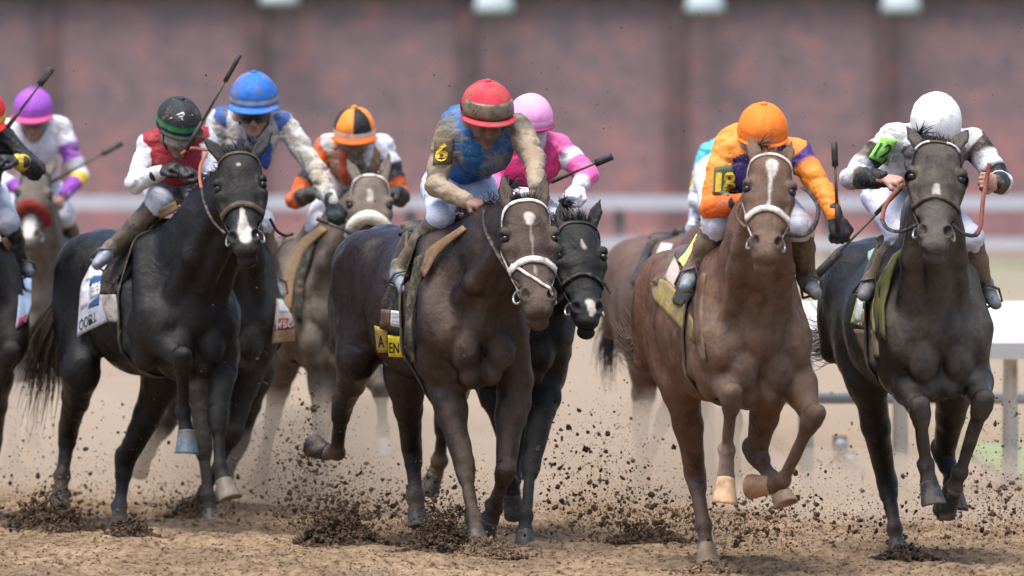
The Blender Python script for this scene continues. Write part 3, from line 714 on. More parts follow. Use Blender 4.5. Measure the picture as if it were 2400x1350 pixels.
REIN = {'black': (.018, .016, .015), 'brown': (.085, .045, .025), 'red': (.22, .062, .038), 'orange': (.36, .10, .05)}
BRID = {'white': (.66, .60, .53), 'brown': (.060, .040, .026), 'black': (.016, .015, .015), 'tan': (.40, .28, .18)}
def build_bridle(H, h):
    kind, nosew = h['bridle'][:2]; bc = BRID[kind]; m = mat('bridle_' + kind, bc, .55, .3, var=.15, vs=60, mud=.42 if kind == 'white' else .3, ms=22)
    s_ = H.hs
    bowl = strap(H, [(-.10, .13, -.09), (-.10, .055, -.04), (-.06, .012, .02), (0, -.004, .05), (.06, .012, .02), (.10, .055, -.04), (.10, .13, -.09)], .020 * s_, 'browband', m)
    if h['bridle'][2:] and h['bridle'][2] == 'roll':
        rc = mat('fleece_' + h['key'], h['roll'], .95, .05, var=.15, vs=50, mud=.25, ms=12, bump=.8, bs=90)
        pts = crom([H.HL(*p) for p in ((-.085, .33, -.10), (-.075, .315, -.02), (-.04, .30, .03), (0, .295, .045), (.04, .30, .03), (.075, .315, -.02), (.085, .33, -.10))], 6)
        o = MB(); o.tube(pts, [.015 * s_] + [.037 * s_] * (len(pts) - 2) + [.015 * s_], 12); o.build('fleece_noseband', rc, H.root)
    else:
        strap(H, [(-.085, .345, -.13), (-.080, .325, -.06), (-.055, .305, .0), (0, .295, .03), (.055, .305, .0), (.080, .325, -.06), (.085, .345, -.13)], nosew * s_, 'noseband', m, .009)
        if h['bridle'][2:] and h['bridle'][2] == 'figure8':
            strap(H, [(-.075, .30, -.05), (-.045, .36, .02), (0, .395, .04), (.045, .44, .0), (.06, .47, -.05)], .013 * s_, 'cross_strap', m, .006)
    if h['key'] == 'dark_right':
        for b in (-1, 1):
            V_, f_, _ = dome(H.HL(b * .094, .187, -.030), (.046 * s_, .034 * s_, .046 * s_), (-H.n, H.u * b, -H.w), R(25), R(155), R(-5), R(125), 8, 10, None, .003)
            o = MB(); o.v, o.f = V_, f_; o.build('blinker_cup', mat('blinker', (.030, .026, .023), .6, .3, mud=.4, ms=25), H.root)
        for b in (-1, 1): strap(H, [(b * .092, .045, -.02), (b * .065, .014, .02), (b * .04, .006, .04)], .013 * s_, 'browband_trim', mat('trim_white', (.6, .55, .5), .6, mud=.3, ms=60), .010)
    for b in (-1, 1):
        c = strap(H, [(b * .10, .13, -.09), (b * .108, .225, -.085), (b * .09, .32, -.085), (b * .07, .42, -.065)], .015 * s_, 'cheek_strap', m)
        o = MB(); o.torus(H.HL(b * .066, .445, -.055), nz(H.w + H.n * .25), nz(H.n - H.u * b * .5), .032 * s_, .0055 * s_)
        o.build('bit_ring', mat('steel', (.42, .42, .42), .35, .5, metal=.8, mud=.4, ms=40), H.root)
    strap(H, [(-.085, .30, -.12), (-.05, .40, -.14), (0, .43, -.14), (.05, .40, -.14), (.085, .30, -.12)], .016 * s_, 'chin_strap', m)

def hair(H, spec, m, name):
    """spec: (px,py,dd) root line ends, direction, count, length, spread"""
    p0, p1, dr, n, ln, sp = spec; sp = sp * .75; rg = np.random.default_rng(int(abs(p0[0])) + 3); o = MB()
    A, B = H.HL(-.05, .0, -.045), H.HL(.05, .0, -.045)
    for i in range(int(n * 1.9)):
        a = A + (B - A) * rg.random() + rg.normal(0, .010, 3); d = nz(V(*dr) + rg.normal(0, sp, 3)); l_ = ln * rg.uniform(.5, 1.2)
        q = [a]; cur = d.copy()
        for k in range(4): cur = nz(cur + rg.normal(0, .12, 3) + V(0, .10, -.05)); q.append(q[-1] + cur * l_ / 4)
        o.tube(q, [.0026, .0026, .0022, .0016, .0006], 3)
    return o.build(name, m, H.root)
def mane(H, m, Ne, Nb, r):
    rg = np.random.default_rng(9); o = MB(); top0 = Ne + V(0, 0, .10); top1 = H.L(-.05, 0, 1.57)
    for i in range(260):
        t = rg.random(); p = top0 * (1 - t) + top1 * t
        q, nr = snap(H, p + V(0, 0, .15), -.01); d = nz(nr + rg.normal(0, .35, 3) + V(0, .5, 0)); l_ = rg.uniform(.06, .13); w_ = [q]
        for k in range(3): d = nz(d + V(0, .15, -.25) + rg.normal(0, .15, 3)); w_.append(w_[-1] + d * l_ / 3)
        o.tube(w_, [.004, .004, .003, .001], 3)
    o.build('mane', m, H.root)
def tail(H, spec, m):
    """spec: list of px points from the dock outwards + (count, spread)"""
    pts, n, sp = spec; rg = np.random.default_rng(31); o = MB(); base = [H.PX(p) for p in pts]
    for i in range(n):
        e = rg.normal(0, 1, 3); ln = rg.uniform(.55, 1.05); q = []
        ph = rg.uniform(0, 6.28)
        for k, p in enumerate(crom(base, 4)):
            t = k / (4 * (len(base) - 1))
            if t > ln: break
            q.append(p + e * (.018 + sp * t) + V(.012 * math.sin(ph + t * 7), 0, .015 * math.cos(ph * 1.7 + t * 6)) * t)
        if len(q) > 2: o.tube(q, list(np.linspace(.0048, .0012, len(q))), 3)
    o.build('tail', m, H.root)

# ------------------------------------------------------------------ cloth and print laid on a horse's side
def cast(H, px, py, Dfb, bvh=None):
    d = ray(px, py); d = d / np.linalg.norm(d)
    hit = (bvh or H.bvh).ray_cast(Vector((0, 0, CAMH)), Vector(d))
    if hit[0] is None or abs(hit[0][1] - Dfb) > 1.6: return W(px, py, Dfb), V(0, -1, 0), False
    return np.array(hit[0]), np.array(hit[1]), True
def drape(H, rows, name, m, off=.018, th=.008, n=14, mm=10, dd=.3, col=None, parent=None, wav=.006, flap=None):
    """cloth over the flank; rows = photo outline given as a list of point rows, top to bottom"""
    rr = len(rows); G = np.zeros((n, mm, 3)); ok = np.zeros((n, mm), bool)
    rows = [crom([V(*p) for p in r_], 6) if len(r_) > 2 else [V(*r_[0]) * (1 - t) + V(*r_[1]) * t for t in np.linspace(0, 1, 7)] for r_ in rows]
    for i in range(n):
        s_ = i / (n - 1) * (rr - 1); k = min(int(s_), rr - 2); t = s_ - k
        for j in range(mm):
            def at(r_):
                x = j / (mm - 1) * (len(r_) - 1); a = min(int(x), len(r_) - 2); return r_[a] * (1 - x + a) + r_[a + 1] * (x - a)
            p = at(rows[k]) * (1 - t) + at(rows[k + 1]) * t
            q, nr, o_ = cast(H, p[0], p[1], H.D + dd)
            ok[i, j] = o_; G[i, j] = (p[0], p[1], q[1])
    Dv = G[..., 2].copy()
    if ok.any():
        for i in range(n):
            for j in range(mm):
                if not ok[i, j]:
                    I = np.argwhere(ok); b_ = I[((I - (i, j)) ** 2).sum(1).argmin()]; Dv[i, j] = Dv[tuple(b_)]
    for _ in range(6):
        P_ = np.pad(Dv, 1, mode='edge'); Dv = (P_[:-2, 1:-1] + P_[2:, 1:-1] + P_[1:-1, :-2] + P_[1:-1, 2:] + 2 * Dv) / 6
    out = np.zeros((n, mm, 3))
    for i in range(n):
        for j in range(mm):
            wv = wav * math.sin(j * 1.3 + i * .5) * i / n
            out[i, j] = W(G[i, j, 0], G[i, j, 1], Dv[i, j] - off + wv - (flap * (i / n) if flap else 0))
    o = MB(); o.grid(out, th, (0, -1, 0))
    ob = o.build(name, m, parent or H.root)
    ob_b = BVHTree.FromPolygons([tuple(p) for p in o.v], [tuple(q) for q in o.f])
    return ob, ob_b
def text_mesh(s_, shear=0, bold=0):
    cu = bpy.data.curves.new('txt', 'FONT'); cu.body = s_; cu.size = 1; cu.shear = shear; cu.offset = bold; cu.resolution_u = 3
    o = bpy.data.objects.new('txt', cu); COL.objects.link(o)
    dg = bpy.context.evaluated_depsgraph_get(); me = bpy.data.meshes.new_from_object(o.evaluated_get(dg))
    v = np.array([x.co[:] for x in me.vertices]); f_ = [tuple(p.vertices) for p in me.polygons]
    bpy.data.objects.remove(o); bpy.data.curves.remove(cu); bpy.data.meshes.remove(me); return v, f_
def letter(H, s_, quad, bvh, m, parent, Dfb, off=.006, name='lettering', shear=0, bold=.01):
    """flat print: text box mapped onto photo quad (TL,TR,BR,BL) and pressed onto a surface"""
    v, f_ = text_mesh(s_, shear, bold); lo, hi = v.min(0), v.max(0); T = (v - lo)[:, :2] / (hi - lo)[:2]
    q = [V(*p) for p in quad]; out = []
    for (x, y) in T:
        p = (q[3] * (1 - x) + q[2] * x) * (1 - y) + (q[0] * (1 - x) + q[1] * x) * y
        hit, nr, o_ = cast(H, p[0], p[1], Dfb, bvh); out.append(W(p[0], p[1], hit[1] - off))
    return link(name, make_mesh(name, np.array(out), f_, None, False), m, parent)
def patch_print(H, quad, bvh, m, parent, Dfb, off=.003, name='panel', n=5):
    q = [V(*p) for p in quad]; G = np.zeros((n, n, 3))
    for i in range(n):
        for j in range(n):
            y, x = i / (n - 1), j / (n - 1); p = (q[0] * (1 - x) + q[1] * x) * (1 - y) + (q[3] * (1 - x) + q[2] * x) * y
            hit, nr, o_ = cast(H, p[0], p[1], Dfb, bvh); G[i, j] = W(p[0], p[1], hit[1] - off)
    o = MB(); o.grid(G, .0025, (0, -1, 0)); return o.build(name, m, parent)

# ------------------------------------------------------------------ the runners: joints as (photo x, photo y, metres behind the shoulder line)
MUDG = (.070, .057, .047)
HORSES = [
 dict(key='far_left', label='black horse cut off by the left edge of the picture', D=40.6, cx=-58, yaw=5, sc=1.0, seed=1, vox=.013,
      poll=(-110, 380, -.65), muz=(-120, 620, -1.01), coat=(.016, .013, .012), pts=(.012, .011, .011), mudc=MUDG, mud=.45,
      RF=[(-130, 850, -.05), (-110, 980, -.3), (-100, 1090, -.3), (-98, 1130, -.3), (-96, 1180, -.33)],
      LF=[(22, 775, -.15), (22, 830, -.48), (-12, 935, -.3), (-22, 970, -.25), (-34, 1010, -.25)],
      RH=[(-140, 880, .6), (-135, 1040, 1.0), (-135, 1130, .9), (-135, 1165, .88), (-135, 1205, .84)],
      LH=[(-10, 880, .6), (-15, 1030, 1.0), (-22, 1120, .9), (-22, 1155, .88), (-22, 1195, .84)],
      bridle=('black', .02)),
 dict(key='grey_brown', label='grey-brown horse with red fleece noseband under the purple-helmeted rider', D=47, cx=98, yaw=6, seed=2, vox=.014,
      poll=(86, 392, -.62), muz=(62, 592, -0.98), coat=(.085, .065, .052), pts=(.07, .06, .055), mudc=(.16, .13, .105), mud=.8, mudall=.35, rough=.6,
      RF=[(40, 860, 0), (35, 960, -.3), (30, 1040, -.3), (30, 1070, -.3), (30, 1105, -.33)],
      LF=[(150, 850, -.05), (112, 915, -.4), (84, 985, -.25), (78, 1010, -.22), (72, 1045, -.22)],
      RH=[(40, 860, .6), (30, 990, 1.0), (25, 1070, .9), (22, 1095, .88), (20, 1120, .84)],
      LH=[(160, 850, .6), (165, 960, 1.0), (150, 1040, 1.1), (140, 1060, 1.1), (130, 1085, 1.1)],
      bridle=('brown', .02, 'roll'), roll=(.22, .028, .028), marks=[([(0, .36, .035), (0, .47, .04)], 1.)], hair=(.03, .026, .024)),
 dict(key='black_front', label='near-black horse with white nose and brown bridle, front left of the field', D=39.3, cx=412, yaw=24, sc=1.04, seed=3, vox=.0095,
      poll=(556, 352, -.72), muz=(577, 612, -1.08), hw=1.12, hy=0, coat=(.0070, .0065, .0068), pts=(.0085, .0080, .0082), mudc=(.036, .031, .027), mud=.48, rough=.36,
      ears=[(478, 324, -.58), (640, 306, -.58)],
      RF=[(346, 762, -.14), (428, 846, -.44), (431, 966, -.30), (437, 1010, -.30), (436, 1064, -.33)],
      LF=[(520, 835, -.02), (508, 985, -.3), (516, 1095, -.38), (524, 1126, -.42), (539, 1172, -.47)],
      RH=[(190, 868, .6), (161, 1010, 1.1), (146, 1115, 1.05), (141, 1152, 1.02), (139, 1200, .98)],
      LH=[(385, 885, .6), (292, 1085, .9), (281, 1185, .85), (280, 1214, .82), (281, 1242, .76)],
      hoof=dict(RF=(.10, .135, .155), LF=(.17, .145, .105)), socks=dict(RH=(.12, .085, .055), LH=(.10, .09, .085)),
      bridle=('brown', .030), marks=[([(0, .09, .014)], .7), ([(.0, .30, .006), (0, .38, .016), (.004, .44, .034), (.006, .475, .03)], .95)],
      forelock=((505, 338, -.66), (600, 330, -.66), (-.3, .35, .7), 150, 0.072, .5),
      tailc=(.115, .092, .074), tail=([(160, 690, 1.25), (122, 780, 1.35), (105, 860, 1.5), (88, 960, 1.65)], 330, .07),
      reins=[([(528, 548, -1.05), (500, 520, -.9), (480, 478, -.78), (472, 440, -.68)], 'black', .014), ([(472, 442, -.68), (468, 415, -.58), (471, 385, -.42), (486, 358, -.28)], 'orange', .015), ([(424, 362, -.2), (448, 348, -.22), (488, 352, -.26)], 'orange', .016), ([(632, 512, -.9), (648, 540, -.85), (668, 552, -.8), (688, 548, -.8)], 'black', .014)]),
 dict(key='dusty_black', label='dusty black horse half hidden behind the front left horse, blue-helmeted rider', D=41.2, cx=538, yaw=7, sc=1.02, seed=4, vox=.012,
      poll=(566, 405, -.6), muz=(566, 590, -0.96), coat=(.012, .0115, .0115), pts=(.024, .021, .019), mudc=(.044, .037, .030), mud=.8, mudall=.2,
      RF=[(468, 850, 0), (476, 1045, -.2), (488, 1165, -.3), (491, 1200, -.33), (495, 1236, -.38)],
      LF=[(592, 835, 0), (545, 1020, -.05), (482, 1150, .15), (462, 1178, .2), (428, 1196, .25)],
      RH=[(440, 880, .6), (385, 1000, 1.1), (348, 1060, 1.3), (338, 1075, 1.35), (325, 1102, 1.4)],
      LH=[(600, 870, .6), (560, 1040, 1.0), (530, 1120, 1.1), (525, 1145, 1.1), (520, 1175, 1.1)]),
 dict(key='brown_back', label='brown horse with white fleece noseband under the orange and black helmet', D=43, cx=742, yaw=12, sc=1.0, seed=5, vox=.012,
      poll=(868, 405, -.62), muz=(862, 640, -0.98), hw=1.08, coat=(.095, .058, .038), pts=(.08, .06, .045), mudc=(.19, .15, .115), mud=.9, mudall=.4, rough=.6,
      ears=[(812, 372, -.5), (912, 356, -.5)],
      RF=[(752, 850, -.05), (754, 1000, -.25), (738, 1085, -.1), (730, 1115, -.05), (722, 1150, .0)],
      LF=[(852, 850, -.05), (892, 915, -.4), (898, 1005, -.3), (899, 1030, -.3), (901, 1072, -.33)],
      RH=[(662, 850, .65), (640, 975, 1.05), (620, 1070, 1.0), (614, 1100, .97), (606, 1142, .93)],
      LH=[(800, 860, .65), (775, 1000, 1.0), (762, 1090, 1.0), (759, 1120, 1.0), (757, 1160, .97)],
      socks=dict(LH=(.45, .43, .42), LF=(.42, .40, .40)), hoof=dict(LF=(.42, .50, .55), LH=(.40, .42, .45)),
      bridle=('white', .02, 'roll'), roll=(.74, .68, .55), marks=[([(0, .12, .012), (0, .16, .018)], .9)],
      forelock=((845, 385, -.5), (890, 385, -.5), (.2, .3, .7), 60, 0.054, .5), hair=(.02, .016, .013)),
 dict(key='bay_centre', label='dark bay horse with white star and tan bridle in the centre, number 6 rider', D=37.3, cx=1083, yaw=22, sc=1.06, seed=6, vox=.0095,
      poll=(1232, 462, -.72), muz=(1272, 758, -1.08), hw=1.12, hy=13, coat=(.0155, .0062, .0058), pts=(.0065, .0052, .0052), mudc=(.122, .084, .061), mud=.66, rough=.30,
      ears=[(1179, 416, -.55), (1281, 406, -.55)],
      RF=[(1040, 895, -.05), (1090, 1100, -.25), (1110, 1215, -.36), (1114, 1248, -.40), (1120, 1290, -.45)],
      LF=[(1205, 890, 0), (1183, 1110, -.15), (1160, 1190, .1), (1149, 1215, .15), (1134, 1243, .2)],
      RH=[(838, 840, .75), (802, 955, 1.2), (790, 1060, 1.42), (766, 1060, 1.47), (734, 1046, 1.52)],
      LH=[(950, 880, .6), (966, 1055, .9), (974, 1165, .82), (977, 1198, .80), (981, 1238, .76)],
      socks=dict(RH=(.13, .085, .055), LH=(.12, .08, .05)), hoof=dict(RH=(.02, .018, .018)),
      bridle=('white', .030, 'figure8'), marks=[([(0, .105, .028), (-.002, .125, .02)], 1.), ([(0, .15, .006), (0, .30, .007)], .35), ([(0, .33, .012), (0, .37, .006)], .6)],
      forelock=((1195, 452, -.66), (1268, 446, -.66), (.1, .3, .75), 130, 0.060, .6),
      reins=[([(1218, 672, -.95), (1172, 605, -.75), (1138, 540, -.55), (1134, 490, -.4)], 'black', .018)]),
 dict(key='black_pink', label='black horse with white nose snip behind the centre horse, pink rider', D=38.7, cx=1210, yaw=9, sc=1.02, seed=7, vox=.0105,
      poll=(1356, 512, -.72), muz=(1385, 782, -1.08), hw=1.1, hy=12, coat=(.009, .0088, .010), pts=(.015, .0145, .0155), mudc=(.032, .029, .026), mud=.55, rough=.36,
      ears=[(1312, 468, -.6), (1409, 462, -.6)],
      LF=[(1285, 880, 0), (1243, 1095, -.3), (1233, 1210, -.55), (1231, 1248, -.6), (1228, 1294, -.67)],
      RF=[(1150, 880, 0), (1190, 1040, -.1), (1196, 1130, .1), (1199, 1155, .12), (1207, 1206, .16)],
      RH=[(1085, 860, .7), (1040, 985, 1.15), (1030, 1080, 1.25), (1020, 1110, 1.28), (1002, 1152, 1.3)],
      LH=[(1245, 870, .7), (1215, 1030, 1.0), (1204, 1120, 1.0), (1201, 1150, 1.0), (1198, 1195, .95)],
      socks=dict(RH=(.13, .09, .06)),
      bridle=('black', .018), marks=[([(0, .125, .006), (.008, .155, .012)], .8), ([(.01, .44, .022), (.016, .475, .026), (.01, .50, .016)], 1.)],
      forelock=((1318, 492, -.66), (1395, 498, -.66), (-.2, .3, .75), 150, 0.078, .5),
      reins=[([(1414, 660, -.98), (1424, 678, -.9), (1430, 686, -.85)], 'black', .012)]),
 dict(key='bay_hidden', label='bay horse mostly hidden behind the chestnut, rider in turquoise', D=43.4, cx=1614, yaw=13, seed=8, vox=.013,
      poll=(1768, 440, -.6), muz=(1774, 640, -0.96), coat=(.11, .050, .032), pts=(.075, .058, .045), mudc=(.18, .14, .105), mud=.6, mudall=.3, rough=.5,
      RF=[(1580, 860, 0), (1640, 960, -.3), (1636, 1060, -.2), (1634, 1090, -.15), (1630, 1125, -.1)],
      LF=[(1700, 860, 0), (1720, 990, -.3), (1722, 1080, -.3), (1722, 1110, -.3), (1724, 1150, -.33)],
      RH=[(1515, 860, .65), (1500, 1000, 1.05), (1503, 1090, 1.0), (1504, 1120, .97), (1506, 1160, .93)],
      LH=[(1612, 880, .6), (1556, 985, 1.0), (1524, 1060, 1.2), (1514, 1080, 1.22), (1500, 1105, 1.25)],
      tail=([(1470, 700, 1.25), (1438, 760, 1.3), (1425, 830, 1.35), (1430, 890, 1.45)], 160, .035)),
 dict(key='chestnut', label='chestnut horse with white star and white bridle, number 18 rider in orange', D=35.1, cx=1747, yaw=14, sc=1.0, seed=9, vox=.0095,
      poll=(1809, 358, -.70), muz=(1794, 626, -1.06), hw=1.05, coat=(.128, .056, .030), pts=(.105, .056, .036), mudc=(.135, .080, .048), mud=.66, rough=.42,
      ears=[(1757, 318, -.5), (1856, 330, -.5)],
      RF=[(1686, 868, -.05), (1714, 936, -.42), (1704, 1056, -.30), (1701, 1120, -.30), (1696, 1180, -.33)],
      LF=[(1862, 880, -.05), (1903, 982, -.40), (1836, 1126, -.18), (1806, 1138, -.12), (1762, 1140, -.07)],
      RH=[(1596, 895, .70), (1630, 1115, 1.0), (1650, 1232, .86), (1655, 1280, .82), (1659, 1330, .74)],
      LH=[(1806, 900, .75), (1772, 1062, .98), (1808, 1122, .82), (1824, 1145, .76), (1843, 1186, .70)],
      socks=dict(RF=(.36, .24, .19), LF=(.16, .09, .06), LH=(.20, .13, .10)),
      hoof=dict(RF=(.56, .34, .18), LF=(.42, .23, .12), LH=(.50, .32, .20), RH=(.25, .17, .11)),
      bridle=('white', .030), marks=[([(.002, .075, .030), (.004, .12, .020), (0, .15, .009), (0, .285, .008)], 1.)],
      forelock=((1785, 352, -.62), (1835, 350, -.62), (.05, .35, .7), 110, 0.045, .5), hair=(.17, .075, .05),
      tailc=(.10, .062, .050), tail=([(1560, 720, 1.2), (1520, 800, 1.35), (1490, 815, 1.5), (1455, 770, 1.65)], 200, .028),
      reins=[([(1746, 532, -.95), (1728, 510, -.85), (1730, 485, -.7), (1746, 468, -.55)], 'brown', .014), ([(1842, 548, -.95), (1880, 552, -.85), (1908, 530, -.75), (1918, 490, -.65), (1900, 455, -.5), (1880, 440, -.4)], 'black', .020)]),
 dict(key='dark_right', label='dark brown horse with muddy face at the right edge, number 12 rider', D=36.2, cx=2172, yaw=11.5, sc=1.02, seed=10, vox=.0095,
      poll=(2199, 326, -.70), muz=(2190, 604, -1.06), hw=1.14, coat=(.0115, .0088, .0080), pts=(.0105, .0088, .0082), mudc=(.118, .098, .080), mud=.78, rough=.34,
      ears=[(2126, 299, -.5), (2270, 303, -.5)],
      RF=[(2114, 878, -.05), (2156, 966, -.42), (2170, 1090, -.30), (2177, 1130, -.30), (2187, 1184, -.33)],
      LF=[(2280, 882, -.05), (2303, 946, -.42), (2250, 1108, -.2), (2234, 1142, -.14), (2212, 1196, -.08)],
      RH=[(2032, 888, .7), (2079, 1132, 1.0), (2097, 1238, .86), (2102, 1274, .84), (2107, 1308, .78)],
      LH=[(2238, 900, .7), (2213, 1066, .95), (2232, 1128, .85), (2236, 1150, .82), (2240, 1198, .78)],
      hoof=dict(RF=(.050, .052, .058), LF=(.02, .02, .02)), socks=dict(RH=(.085, .062, .045)),
      bridle=('brown', .020), marks=[([(0, .245, .014), (0, .29, .020)], .75)],
      forelock=((2165, 318, -.62), (2205, 318, -.62), (.0, .1, .9), 70, 0.051, .35),
      tailc=(.20, .18, .165), tail=([(1990, 740, 1.25), (1955, 790, 1.4), (1920, 800, 1.55), (1885, 775, 1.75)], 260, .045),
      reins=[([(2152, 526, -1.0), (2112, 543, -.85), (2080, 536, -.75), (2067, 515, -.68)], 'black', .018), ([(2067, 516, -.68), (2074, 485, -.58), (2092, 458, -.48), (2116, 432, -.38)], 'red', .020), ([(2232, 528, -1.0), (2258, 548, -.85), (2284, 552, -.72), (2294, 545, -.66)], 'black', .018), ([(2286, 550, -.70), (2298, 530, -.62), (2304, 470, -.52), (2312, 425, -.45), (2319, 382, -.42)], 'red', .020)]),
]

# ------------------------------------------------------------------ riders
def dome(c, rad, fr, th0, th1, ph0, ph1, nt, np_, colf=None, thick=.006, mod=None):
    """patch of an ellipsoidal shell; phi 0 = front, theta 0 = top; fr = (right, forward, up)"""
    ri, fo, up = fr; V_, f, cs = [], [], []
    for lay in (0, 1):
        for i in range(nt + 1):
            for k in range(np_ + 1):
                th = th0 + (th1 - th0) * i / nt; ph = ph0 + (ph1 - ph0) * k / np_
                s_ = 1 + (mod(th, ph) if mod else 0)
                rx, ry, rz = [(q - lay * thick) * s_ for q in rad]
                V_.append(c + ri * rx * math.sin(th) * math.sin(ph) + fo * ry * math.sin(th) * math.cos(ph) + up * rz * math.cos(th))
                cs.append(colf(th, ph) if colf else (1, 1, 1))
    m = np_ + 1; o = (nt + 1) * m
    for i in range(nt):
        for k in range(np_):
            a = i * m + k; q = (a, a + m, a + m + 1, a + 1); f.append(q); f.append(tuple(x + o for x in q[::-1]))
    rim = [(i * m, (i + 1) * m) for i in range(nt)] + [(nt * m + k, nt * m + k + 1) for k in range(np_)] + [((i + 1) * m + np_, i * m + np_) for i in range(nt)] + [(k + 1, k) for k in range(np_)]
    for a, b in rim: f.append((b, a, a + o, b + o))
    return V_, f, cs

def add_hand(S, w, t, pn, th_side, col, k=.006, curl=1., sc=1.):
    d = nz(t - w); ac = nz(np.cross(d, pn)); pn = np.cross(ac, d); 
    S.cone(w - d * .02, w + d * .03, (.030 * sc, .024 * sc), (.036 * sc, .020 * sc), .02, ac, col)
    S.ell(w + d * .055 * sc, (.043 * sc, .046 * sc, .019 * sc), .015, np.array([ac, d, pn]), col)
    rot = lambda a: d * math.cos(a) + pn * math.sin(a)
    for i in range(4):
        ln = (.070, .080, .074, .058)[i if th_side > 0 else 3 - i] * sc
        p0 = w + d * .078 * sc + ac * (1.5 - i) * .0215 * sc + pn * .004
        p1 = p0 + rot(.95 * curl) * ln * .46; p2 = p1 + rot(2.45 * curl) * ln * .36; p3 = p2 + rot(3.5 * curl) * ln * .26
        S.cone(p0, p1, .0105 * sc, .0100 * sc, k, ac, col); S.cone(p1, p2, .0100 * sc, .0090 * sc, k, ac, col); S.cone(p2, p3, .0090 * sc, .0080 * sc, k, ac, col)
    q0 = w + d * .030 * sc + ac * th_side * .034 * sc; q1 = q0 + nz(d * .7 + ac * th_side * .5 + pn * .5) * .042 * sc; q2 = q1 + nz(d * .7 - ac * th_side * .5 + pn * .7) * .034 * sc
    S.cone(q0, q1, .0135 * sc, .0115 * sc, .01, ac, col); S.cone(q1, q2, .0115 * sc, .0090 * sc, k, ac, col)

